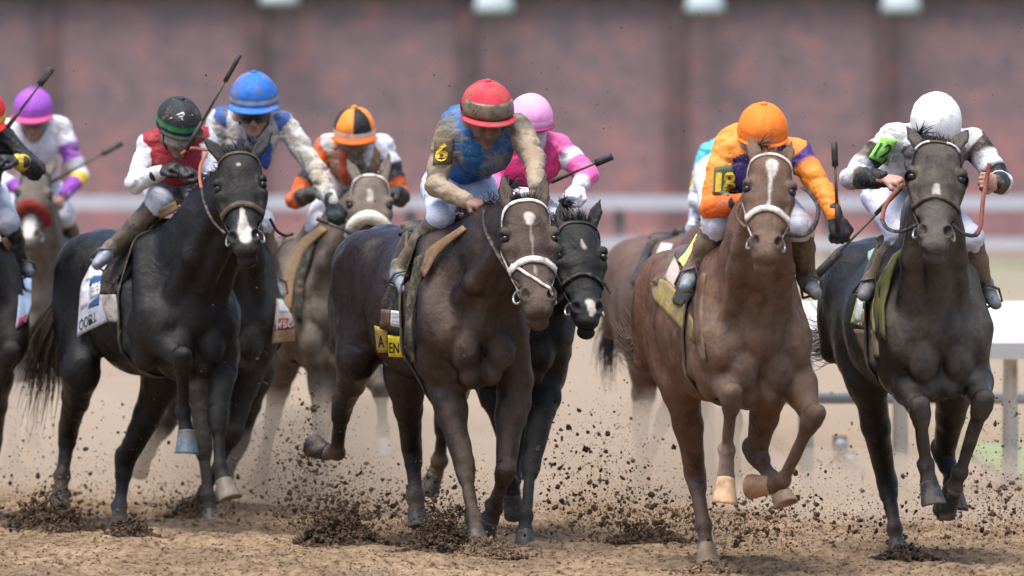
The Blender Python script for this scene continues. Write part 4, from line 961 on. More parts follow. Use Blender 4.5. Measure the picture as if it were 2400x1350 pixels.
WHITE = (.66, .66, .69); BREECH = (.60, .61, .68)
BOOT_C = (.085, .060, .040)
def build_jockey(j):
    H = HS[j['on']]; PX = H.PX; s_ = F / H.D
    hc = PX(j['hel']); rx = j['hr'] / (F / (H.D + j['hel'][2]))
    fo = nz(V(*j.get('fwd', (0, -.92, -.40)))); ri = nz(np.cross(V(0, 0, 1), fo)) if 'ri' not in j else nz(V(*j['ri'])); ri = nz(ri - fo * np.dot(ri, fo)); up = np.cross(fo, ri) * -1
    if up[2] < 0: up = -up
    fr = (ri, fo, up)
    sh = [PX(p) for p in j['sh']]; el = [PX(p) for p in j['el']]; wr = [PX(p) for p in j['wr']]; ha = [PX(p) for p in j['ha']]
    kn = [PX(p) for p in j['kn']]; an = [PX(p) for p in j['an']]; to = [PX(p) for p in j['to']]
    hp = PX(j['hip']) if 'hip' in j else H.L(-.52, 0, 1.80)
    root = empty('person', H.L(-.35, 0, 1.45), j['label'], 'person', 'riders in the race')
    Sx = (sh[0] + sh[1]) / 2; side = nz(sh[1] - sh[0]); mid = (hp + Sx) / 2 + V(0, .02, .07)
    skin = V(*j.get('skin', (.34, .19, .13)))
    gl = j.get('gloves')
    # ---- body: one skin
    B = Solid(); hd = hc - up * .045; k_ = rx / .125
    E = lambda a, b, c, r_, k=.02, col=skin, sub=False: B.ell(hd + (ri * a + fo * b + up * c) * k_, tuple(x * k_ for x in r_), k, np.array(fr), col, sub)
    E(0, 0, 0, (.075, .094, .10)); E(0, .035, -.06, (.058, .060, .085)); E(0, .074, -.128, (.028, .024, .020), .025)
    for b in (-1, 1):
        E(b * .040, .066, -.062, (.024, .022, .024), .025); E(b * .077, -.005, -.040, (.010, .020, .030), .008)
    B.cone(hd + (fo * .093 - up * .020 - ri * .038) * k_, hd + (fo * .093 - up * .020 + ri * .038) * k_, .012, .012, .02, up, skin)
    B.cone(hd + (fo * .096 - up * .030) * k_, hd + (fo * .116 - up * .068) * k_, .009, .0155, .012, ri, skin)
    for b in (-1, 1):
        E(b * .013, .108, -.071, (.009, .009, .008), .008)
        E(b * .033, .104, -.036, (.017, .011, .010), .008, None, True)
        E(b * .033, .088, -.036, (.0125, .0125, .0115), .002, V(.10, .08, .07))
    E(0, .090, -.094, (.024, .012, .0065), .006, skin * V(.8, .62, .6)); E(0, .087, -.107, (.021, .012, .0075), .006, skin * V(.8, .62, .6))
    nb = Sx + V(0, 0, .03)
    B.cone(nb, hd - up * .07 - fo * .02, .058, .054, .04, None, skin)
    B.cone(hp, mid, (.125, .095), (.13, .10), .05, side, skin); B.cone(mid, Sx, (.13, .10), (.15, .10), .05, side, skin)
    for i in (0, 1):
        b = -1 if i == 0 else 1
        B.cone(sh[i], el[i], .048, .040, .03, None, skin); B.cone(el[i], wr[i], .041, .028, .02, None, skin)
        hipi = hp + H.r * b * .09
        B.cone(hipi, kn[i], .08, .052, .04, None, skin); B.cone(kn[i], an[i], .044, .030, .02, None, skin)
        pn = V(*j.get('pn', [(0, .35, -1), (0, .35, -1)])[i])
        if not gl: add_hand(B, wr[i], ha[i], pn, 1 if i else -1, skin)
    v, q = B.mesh(j.get('vox', .0075)); c = B.colours(v, .004)
    link('body', make_mesh('body', v, q, c), mat('skin_' + j['key'], None, .5, .35, var=.12, vs=60, mud=j.get('facemud', .2), ms=22, bump=.15, bs=200), root)
    if gl:
        for i in (0, 1):
            G = Solid(); pn = V(*j.get('pn', [(0, .35, -1), (0, .35, -1)])[i]); add_hand(G, wr[i], ha[i], pn, 1 if i else -1, V(*gl), .009, 1., 1.18)
            G.cone(wr[i] - nz(ha[i] - wr[i]) * .035, wr[i] + nz(ha[i] - wr[i]) * .01, .038, .034, .01, None, V(*gl))
            v, q = G.mesh(.0065); link('glove', make_mesh('glove', v, q, V(*gl)), mat('glove_' + j['key'], None, .55, .3, var=.2, mud=.2, ms=30), root)
    # ---- silks
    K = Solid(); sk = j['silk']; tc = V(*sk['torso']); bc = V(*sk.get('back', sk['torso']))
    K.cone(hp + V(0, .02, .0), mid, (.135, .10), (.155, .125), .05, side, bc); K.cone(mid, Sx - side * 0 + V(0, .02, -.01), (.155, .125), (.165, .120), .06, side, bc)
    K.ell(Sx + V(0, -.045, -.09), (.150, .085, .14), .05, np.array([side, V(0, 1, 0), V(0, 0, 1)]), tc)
    K.cone(nb - up * .01, hd - up * .085 - fo * .03, .072, .066, .02, None, V(*sk.get('collar', sk['torso'])))
    for i in (0, 1):
        U_, L_ = sk['arms'][i]; nU, nL = len(U_), len(L_)
        K.ell(sh[i] - side * (1 if i else -1) * .012, .070, .05, None, V(*sk.get('shoulder', [U_[0], U_[0]])[i]))
        for a in range(nU):
            p = lambda t: sh[i] * (1 - t) + el[i] * t
            K.cone(p(a / nU), p((a + 1) / nU), .064 - .012 * a / nU, .064 - .012 * (a + 1) / nU, .03, None, V(*U_[a]))
        wq = wr[i] + nz(wr[i] - el[i]) * .0
        for a in range(nL):
            p = lambda t: el[i] * (1 - t) + wq * t
            K.cone(p(a / nL), p((a + 1) / nL), .052 - .014 * a / nL, .052 - .014 * (a + 1) / nL, .025, None, V(*L_[a]))
    for (off, r_, cc) in sk.get('spots', []):
        K.ell(Sx + side * off[0] + V(0, off[1], off[2]), r_, .02, None, V(*cc))
    v, q = K.mesh(j.get('vox', .0072), (.0062, 7.5, len(j['key']))); c = K.colours(v, .0002)
    jm = make_mesh('silk_jacket', v, q, c)
    jk = link('silk_jacket', jm, mat('silk_' + j['key'], None, .55, .25, var=.10, vs=18, mud=sk.get('mud', .15), ms=sk.get('ms', 9), mudcol=sk.get('mudcol', (.24, .175, .12)), bump=.5, bs=30, bd=.025, speck=.2), root)
    J = Horse(); J.bvh = bvh_of(v, q); J.jk = jk; J.root = root; J.H = H
    # ---- breeches and boots
    Bq = Solid(); bcol = V(*j.get('breech', BREECH))
    Bq.cone(hp - H.r * .06, hp + H.r * .06, .125, .125, .04, None, bcol)
    for i in (0, 1):
        b = -1 if i == 0 else 1
        Bq.cone(hp + H.r * b * .09, kn[i], .105, .070, .05, None, bcol); Bq.ell(kn[i], .068, .03, None, bcol)
        Bq.cone(kn[i], kn[i] * .78 + an[i] * .22, .062, .056, .02, None, bcol)
    v, q = Bq.mesh(.009, (.0050, 8, 3)); link('breeches', make_mesh('breeches', v, q, bcol), mat('breeches_' + j['key'], None, .6, .2, var=.08, vs=15, mud=j.get('bmud', .2), ms=8, bump=.3, bs=30, bd=.02, speck=.1), root)
    for i in (0, 1):
        T = Solid(); sc_ = V(*j.get('boot', BOOT_C)); ft = V(*j.get('foot', (.15, .17, .20)))
        top = kn[i] * .86 + an[i] * .14; ad = nz(an[i] - kn[i]); fd = nz(to[i] - an[i])
        T.cone(top, kn[i] * .5 + an[i] * .5, .060, .058, .02, None, sc_); T.cone(kn[i] * .5 + an[i] * .5, an[i], .058, .043, .02, None, sc_)
        T.cone(top - ad * .004, top + ad * .012, .065, .064, .006, None, sc_ * .7)
        T.ell(an[i] + ad * .02, .050, .02, None, sc_)
        T.cone(an[i] + ad * .045 - fd * .045, an[i] + ad * .05 + fd * .03, .036, .040, .02, None, ft)
        T.cone(an[i] + ad * .035 + fd * .02, to[i], .042, .030, .02, None, ft)
        v, q = T.mesh(.0085, (.0028, 14, 8)); c = T.colours(v, .004)
        link('boot', make_mesh('boot', v, q, c), mat('boot_leather', None, .42, .4, var=.25, vs=25, mud=.45, ms=12, bump=.2, bs=50, mudcol=(.20, .145, .095)), root)
        st = MB(); cc = an[i] + ad * .03 + (to[i] - an[i]) * .5; sv = nz(np.cross(fd, ad))
        st.tube([cc + ad * .042 - sv * .05, cc + ad * .042 + sv * .05, cc - ad * .03 + sv * .052, cc - ad * .085, cc - ad * .03 - sv * .052, cc + ad * .042 - sv * .05], .0075, 6)
        st.build('stirrup', mat('stirrup_iron', (.10, .095, .09), .45, .4, metal=.4), H.root)
        sl = MB(); pts = [cc - ad * .085, (cc - ad * .085) * .5 + H.L(-.30, (-1 if i == 0 else 1) * .20, 1.50) * .5, H.L(-.30, (-1 if i == 0 else 1) * .17, 1.54)]
        sl.tube(pts, .010, 5); sl.build('stirrup_leather', mat('strap_brown', (.11, .075, .045), .7, .2, mud=.3), H.root)
    # ---- helmet
    hk = j['cap']; rad = (rx, rx * 1.22, rx * 1.10); c0 = V(*hk['col'])
    def capc(th, ph):
        if 'fn' in hk: return hk['fn'](th, ph)
        if 'band' in hk and th > R(hk['band'][1]) and th < R(hk['band'][2]): return hk['band'][0]
        return hk['col']
    sd_ = len(j['key']) * 1.7
    seam = lambda th, ph: -.022 * max(0, 1 - abs(((ph * 3 / math.pi + sd_) % 1) - .5) * 14) * math.sin(th) + .007 * math.sin(7 * th + 2 * ph + sd_) + .006 * math.sin(11 * ph + 5 * th) * math.sin(th) + .004 * math.sin(23 * ph - 9 * th) * math.sin(th) - .02 * max(0, 1 - abs(th - R(84)) / R(4))
    mb = MB(); V_, f, cs = dome(hc, rad, fr, 0.02, R(104), -math.pi, math.pi, 26, 84, capc, mod=seam)
    mb.v, mb.f, mb.c = V_, f, cs
    hm = mat('cap_' + j['key'], None, hk.get('rough', .68), .25, var=.08, vs=30, mud=hk.get('mud', .15), ms=hk.get('ms', 10), mudcol=hk.get('mudcol', (.24, .17, .115)), bump=.2, bs=40, bd=.01, speck=.15)
    cap = mb.build('helmet', hm, root)
    if hk.get('button', True):
        bt = MB(); bt.tube([hc + up * rad[2] * .985, hc + up * (rad[2] * 1.0 + .006), hc + up * (rad[2] * 1.0 + .010)], [.017, .017, .009], 12, hk['col']); bt.build('cap_button', hm, cap)
    if hk.get('peak', True):
        pk = MB(); G = np.zeros((4, 17, 3)); pl = hk.get('plen', .055); pc = hk.get('peakcol', hk['col'])
        for i in range(4):
            for k in range(17):
                ph = R(-68 + 136 * k / 16); t = i / 3; th = R(97); ex = pl * t * math.cos(ph * .9) ** .7 if abs(ph) < R(75) else 0
                G[i, k] = hc + (ri * (rad[0] * 1.0) * math.sin(ph) + fo * rad[1] * 1.0 * math.cos(ph)) * math.sin(th) + up * rad[2] * math.cos(th) + nz(ri * math.sin(ph) * .5 + fo * math.cos(ph)) * ex - up * (.25 * ex + .10 * t * pl)
        pk.grid(G, .006, up); pk.c = [tuple(pc)] * len(pk.v); pk.build('peak', hm, cap)
    if hk.get('harness', True):
        hb = MB()
        for b in (-1, 1): hb.tube([hd + (ri * b * .080 + fo * .01 - up * .02) * k_, hd + (ri * b * .072 + fo * .03 - up * .09) * k_, hd + (ri * b * .02 + fo * .055 - up * .150) * k_, hd + (fo * .062 - up * .152) * k_], .006, 5)
        hb.build('chin_strap', mat('web_black', (.02, .02, .02), .8), root)
    g = j.get('gog')
    if g:
        if g[0] == 'eyes':
            V_, f, _ = dome(hd + (fo * .008 - up * .03) * k_, tuple(x * k_ for x in (.088, .112, .10)), fr, R(70), R(112), R(-72), R(72), 5, 18, None, .006)
        elif g[0] == 'shield':
            V_, f, _ = dome(hd + (fo * .012 - up * .03) * k_, tuple(x * k_ for x in (.094, .124, .22)), fr, R(82), R(122), R(-68), R(68), 6, 18, None, .004)
        else:
            V_, f, _ = dome(hc, (rad[0] * 1.06, rad[1] * 1.06, rad[2] * 1.04), fr, R(64), R(95), R(-72), R(72), 5, 20, None, .010)
        o = MB(); o.v, o.f = V_, f
        o.build('goggles', mat('goggles_' + j['key'], g[1], .18, .5, var=.15, mud=g[2], ms=26, mudcol=(.22, .16, .11)), root)
        V_, f, _ = dome(hc, (rad[0] * 1.03, rad[1] * 1.03, rad[2] * 1.02), fr, R(84), R(91), -math.pi, math.pi, 1, 40, None, .004)
        if g[0] == 'cap': o = MB(); o.v, o.f = V_, f; o.build('goggle_strap', mat('web_black', (.02, .02, .02), .8), root)
    return J

def build_whip(spec):
    """pts from handle end to flap end as (px,py,D); real whip about 0.75 m long"""
    a, b, thick, label, rev = spec; A, B = W(*a), W(*b); root = empty('riding_whip', (A + B) / 2, label, 'whip', 'whips carried by the riders')
    d = B - A; o = MB(); o.tube([A, A + d * .3], [.013, .011], 8); o.build('handle', mat('whip_grip', (.05, .035, .028), .6, .3, mud=.3), root)
    o = MB(); o.tube([A + d * .29, A + d * .75], [.0085, .0065], 7); o.build('shaft', mat('whip_shaft', (.09, .065, .05), .55, .3, mud=.3), root)
    o = MB(); n = nz(np.cross(d, V(0, 1, 0))); p = [A + d * .72, A + d * .8, A + d * .9, B]
    o.ribbon(p, [nz(V(.1, -1, .15))] * 4, .026 * thick, .010); o.build('flap', mat('whip_flap', (.035, .033, .033), .6, .3, mud=.25, ms=40), root)

BLK = (.016, .017, .020); NAVY = (.018, .03, .085); TAN = (.33, .255, .175)
RED = (.30, .018, .030); PURP = (.28, .07, .42); ORG = (.85, .26, .035); ORGD = (.72, .12, .015)
BLUE = (.015, .085, .26); CYAN = (.10, .50, .58); PINK = (.80, .13, .36); LPINK = (.85, .36, .62)
def quarters(c1, c2):
    def fn(th, ph):
        if th > R(88): return (.62, .55, .5)
        return c1 if int(math.floor((ph + math.pi) / (math.pi / 3) + .0)) % 2 == 0 else c2
    return fn
JOCKEYS = [
 dict(key='red_edge', on='far_left', label='rider in red helmet and black sleeves cut off by the left edge', hel=(-44, 268, -.15), hr=58,
      sh=[(-110, 335, .0), (8, 325, .0)], el=[(-150, 430, -.1), (82, 398, -.12)], wr=[(-90, 400, -.3), (42, 378, -.30)], ha=[(-60, 395, -.32), (12, 372, -.34)],
      kn=[(-120, 520, 0), (16, 520, 0)], an=[(-160, 640, .25), (48, 612, .22)], to=[(-165, 690, .12), (70, 640, .12)], gloves=BLK,
      silk=dict(torso=BLK, arms=[([BLK], [BLK]), ([BLK], [BLK, BLK, BLK, (.75, .55, .05)])], mud=.12), cap=dict(col=(.62, .02, .02), band=((.75, .45, .05), 84, 98)), boot=(.03, .028, .026)),
 dict(key='purple', on='grey_brown', label='rider in purple helmet and white silks with purple cuffs', hel=(78, 256, -.15), hr=46, fwd=(-.05, -.95, -.28),
      sh=[(20, 305, 0), (142, 300, 0)], el=[(-5, 410, -.1), (188, 415, -.05)], wr=[(60, 455, -.3), (150, 458, -.3)], ha=[(80, 462, -.33), (128, 474, -.33)],
      kn=[(55, 530, .0), (150, 505, .0)], an=[(30, 600, .25), (178, 580, .25)], to=[(20, 640, .15), (190, 618, .15)], skin=(.40, .22, .17), facemud=.45, vox=.009,
      silk=dict(torso=(.64, .62, .68), arms=[([WHITE], [WHITE, PURP]), ([WHITE, PURP, WHITE], [(.7, .5, .05), PURP, PURP])], mud=.12), cap=dict(col=(.34, .085, .50), peakcol=(.55, .08, .22), mud=.02), gog=('eyes', (.10, .09, .10), .3)),
 dict(key='black_cap', on='black_front', label='rider in black helmet with green band, red and white silks, whip hand raised', hel=(419, 284, -.05), hr=53, fwd=(.28, -.85, -.45), hip=(412, 425, .45),
      sh=[(350, 342, .08), (478, 330, .1)], el=[(315, 430, .0), (500, 430, .0)], wr=[(376, 404, -.14), (470, 420, -.2)], ha=[(410, 388, -.18), (450, 405, -.24)],
      kn=[(374, 474, .05), (470, 470, .0)], an=[(268, 578, .12), (520, 600, .3)], to=[(228, 620, .05), (530, 650, .25)], gloves=(.022, .022, .026), foot=(.22, .25, .31), bmud=.15, breech=BREECH,
      pn=[(.3, .3, -1), (-.2, .4, -1)], skin=(.30, .2, .15), facemud=.7, boot=(.10, .08, .06),
      silk=dict(torso=RED, back=RED, shoulder=[RED, RED], arms=[([WHITE], [WHITE]), ([WHITE], [WHITE])], mud=.10), cap=dict(col=(.022, .026, .028), band=((.03, .20, .07), 78, 92), mud=.18, plen=.03), gog=('eyes', (.35, .35, .33), .55)),
 dict(key='blue_cap', on='dusty_black', label='rider in blue helmet and muddy white and blue silks reaching an arm out', hel=(595, 230, -.12), hr=57, fwd=(.0, -.95, -.25),
      sh=[(515, 282, .0), (668, 292, .0)], el=[(470, 400, -.05), (742, 400, -.1)], wr=[(500, 470, -.3), (777, 476, -.22)], ha=[(515, 490, -.33), (790, 515, -.26)],
      kn=[(500, 500, .0), (612, 520, .0)], an=[(450, 620, .25), (640, 642, .15)], to=[(440, 680, .15), (658, 692, .05)], gloves=(.02, .032, .034), skin=(.42, .24, .18), facemud=.3,
      pn=[(0, .35, -1), (-.2, 1, -.1)], foot=(.32, .32, .33), boot=(.17, .12, .08),
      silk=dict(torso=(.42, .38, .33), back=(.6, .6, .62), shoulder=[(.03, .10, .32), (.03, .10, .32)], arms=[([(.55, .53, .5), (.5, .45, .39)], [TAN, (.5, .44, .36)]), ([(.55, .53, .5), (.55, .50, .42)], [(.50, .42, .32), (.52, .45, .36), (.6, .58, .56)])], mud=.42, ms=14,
                spots=[((.075, -.10, -.17), (.035, .04, .10), (.012, .055, .24)), ((-.06, -.10, -.17), (.03, .04, .10), (.012, .055, .24)), ((0, -.11, -.08), (.03, .03, .06), (.012, .04, .16))]),
      cap=dict(col=(.025, .15, .50), band=((.30, .33, .36), 84, 92), mud=.36), gog=('eyes', (.03, .028, .03), .1)),
 dict(key='quarter_cap', on='brown_back', label='rider in orange and black quartered helmet, orange black and white silks', hel=(831, 303, -.12), hr=49, fwd=(0, -.95, -.28), hip=(822, 425, .45),
      sh=[(765, 345, .0), (900, 345, 0)], el=[(692, 468, -.05), (938, 462, -.05)], wr=[(735, 452, -.26), (928, 450, -.28)], ha=[(760, 446, -.30), (915, 450, -.32)], vox=.009,
      kn=[(745, 528, .0), (860, 528, 0)], an=[(672, 612, .15), (905, 620, .25)], to=[(655, 655, .05), (915, 665, .15)], gloves=(.05, .045, .04), skin=(.25, .17, .12), facemud=.7, breech=(.70, .70, .75), boot=(.22, .16, .11),
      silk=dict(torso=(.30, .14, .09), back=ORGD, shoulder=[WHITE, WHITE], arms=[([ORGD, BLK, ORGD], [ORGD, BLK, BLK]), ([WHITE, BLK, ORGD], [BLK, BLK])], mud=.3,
                spots=[((-.05, -.10, -.10), (.04, .05, .12), (.45, .06, .02)), ((.07, -.08, -.05), (.03, .05, .10), WHITE)]),
      cap=dict(col=ORG, fn=quarters(ORG, BLK), mud=.03, peakcol=ORGD), gog=('eyes', (.16, .13, .10), .6)),
 dict(key='number_six', on='bay_centre', label='rider in red helmet and muddy blue silks with number 6 on the sleeve', hel=(1141, 254, -.10), hr=61, fwd=(.16, -.93, -.30),
      sh=[(1050, 312, .0), (1215, 300, .0)], el=[(1022, 434, -.08), (1252, 372, -.15)], wr=[(1092, 470, -.24), (1256, 436, -.42)], ha=[(1132, 482, -.28), (1262, 465, -.46)],
      kn=[(1032, 508, -.02), (1160, 510, -.05)], an=[(944, 622, .12), (1230, 640, .3)], to=[(946, 678, .0), (1240, 690, .25)], skin=(.20, .10, .068), facemud=.05, hip=(1075, 440, .42),
      pn=[(.2, .45, -1), (0, .4, -1)], breech=(.50, .52, .64), bmud=.1, foot=(.19, .235, .28), boot=(.11, .085, .055),
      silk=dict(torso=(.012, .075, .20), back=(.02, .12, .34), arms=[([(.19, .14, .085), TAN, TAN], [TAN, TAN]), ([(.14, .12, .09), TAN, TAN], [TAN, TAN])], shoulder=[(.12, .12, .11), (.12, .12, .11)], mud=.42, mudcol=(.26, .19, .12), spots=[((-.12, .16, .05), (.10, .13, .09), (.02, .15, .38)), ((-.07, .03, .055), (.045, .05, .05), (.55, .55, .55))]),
      cap=dict(col=(.62, .035, .065), mud=.5, mudcol=(.26, .12, .07), plen=.05), gog=('cap', (.10, .07, .045), .6)),
 dict(key='pink', on='black_pink', label='rider in pink helmet and pink silks with white armband', hel=(1244, 276, -.05), hr=52, fwd=(.15, -.93, -.28),
      sh=[(1180, 345, .05), (1312, 348, .05)], el=[(1150, 430, .0), (1378, 412, -.05)], wr=[(1200, 450, -.2), (1358, 436, -.18)], ha=[(1225, 450, -.25), (1345, 452, -.22)],
      kn=[(1170, 520, 0), (1300, 520, 0)], an=[(1140, 630, .25), (1310, 640, .3)], to=[(1130, 680, .15), (1310, 690, .22)], gloves=(.7, .66, .72),
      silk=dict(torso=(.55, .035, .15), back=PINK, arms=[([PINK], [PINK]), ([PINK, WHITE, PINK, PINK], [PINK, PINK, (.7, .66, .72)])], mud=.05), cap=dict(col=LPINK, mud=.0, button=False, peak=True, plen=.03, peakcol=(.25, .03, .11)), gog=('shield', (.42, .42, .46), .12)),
 dict(key='turquoise', on='bay_hidden', label='rider in turquoise, white and yellow silks hidden behind the orange rider', hel=(1748, 352, -.1), hr=46,
      sh=[(1662, 362, .1), (1790, 385, .05)], el=[(1636, 470, .05), (1810, 480, 0)], wr=[(1690, 500, -.1), (1780, 500, -.2)], ha=[(1715, 505, -.15), (1770, 505, -.25)], hip=(1700, 425, .40),
      kn=[(1640, 535, .05), (1740, 540, 0)], an=[(1572, 600, .2), (1800, 620, .3)], to=[(1558, 640, .1), (1805, 660, .2)], vox=.009, boot=(.03, .03, .03),
      silk=dict(torso=WHITE, back=CYAN, arms=[([CYAN, WHITE, (.75, .55, .04), WHITE], [WHITE, CYAN]), ([CYAN], [CYAN])], shoulder=[CYAN, CYAN], mud=.05), cap=dict(col=(.75, .55, .05))),
 dict(key='number_eighteen', on='chestnut', label='rider in orange helmet and orange silks with green number 18 armband', hel=(1788, 306, -.10), hr=60, fwd=(.05, -.92, -.36),
      sh=[(1700, 350, .02), (1872, 362, .02)], el=[(1668, 488, -.05), (1925, 445, -.1)], wr=[(1738, 474, -.26), (1958, 508, -.22)], ha=[(1762, 470, -.30), (1967, 540, -.25)],
      kn=[(1680, 525, -.02), (1874, 530, -.05)], an=[(1630, 625, .05), (1889, 640, .1)], to=[(1606, 672, -.04), (1912, 688, .0)], gloves=(.016, .017, .022), foot=(.19, .235, .28), boot=(.13, .085, .055),
      pn=[(0, .35, -1), (-.25, 1, 0)], breech=(.62, .62, .70), hip=(1720, 420, .45),
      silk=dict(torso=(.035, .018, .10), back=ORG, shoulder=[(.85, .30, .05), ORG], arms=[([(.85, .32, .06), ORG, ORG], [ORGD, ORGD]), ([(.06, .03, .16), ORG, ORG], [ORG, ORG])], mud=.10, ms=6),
      cap=dict(col=(.86, .20, .02), mud=.03, peak=True, plen=.02)),
 dict(key='number_twelve', on='dark_right', label='rider in white helmet, black and white striped silks, green number 12', hel=(2194, 286, -.10), hr=61, fwd=(.02, -.60, -.80),
      sh=[(2092, 322, .02), (2285, 335, .02)], el=[(1995, 416, -.1), (2346, 428, -.1)], wr=[(2072, 420, -.28), (2336, 428, -.34)], ha=[(2112, 424, -.32), (2310, 420, -.42)],
      kn=[(2112, 555, -.02), (2272, 560, -.02)], an=[(2050, 650, .05), (2304, 662, .12)], to=[(2024, 694, -.04), (2334, 712, .02)], skin=(.46, .24, .18), facemud=.1, foot=(.17, .19, .23), boot=(.17, .12, .075),
      pn=[(.2, .4, -1), (-.6, .6, -.2)], breech=(.60, .60, .70), bmud=.1,
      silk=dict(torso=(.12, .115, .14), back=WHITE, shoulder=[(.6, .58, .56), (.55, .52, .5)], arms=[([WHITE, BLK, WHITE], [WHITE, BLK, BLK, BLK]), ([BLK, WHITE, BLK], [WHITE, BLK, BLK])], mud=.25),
      cap=dict(col=(.76, .75, .74), mud=.16, mudcol=(.30, .22, .14), peak=True, plen=.025, button=False)),
]
WHIPS = [
 ((16, 300, 40.3), (122, 160, 40.3), 1.5, 'dark whip raised in front of the purple helmet', 0),
 ((118, 428, 46.6), (286, 336, 46.8), 1.3, 'blurred dark whip beside the purple-cuffed arm', 0),
 ((436, 352, 39.05), (563, 128, 39.0), 1.0, 'whip held up in front of the black helmet', 0),
 ((742, 512, 40.9), (832, 550, 40.9), 1.0, 'short whip in the dark glove of the outstretched arm', 0),
 ((1292, 426, 38.4), (1436, 366, 38.3), 1.5, 'whip pointing right from behind the centre horse', 0),
 ((1964, 540, 34.82), (1955, 332, 34.82), 1.2, 'upright thin whip in the black glove of the orange rider', 0),
 ((2112, 440, 35.78), (1912, 648, 35.7), 1.7, 'long brown whip slanting down left of the dark right horse', 0),
]

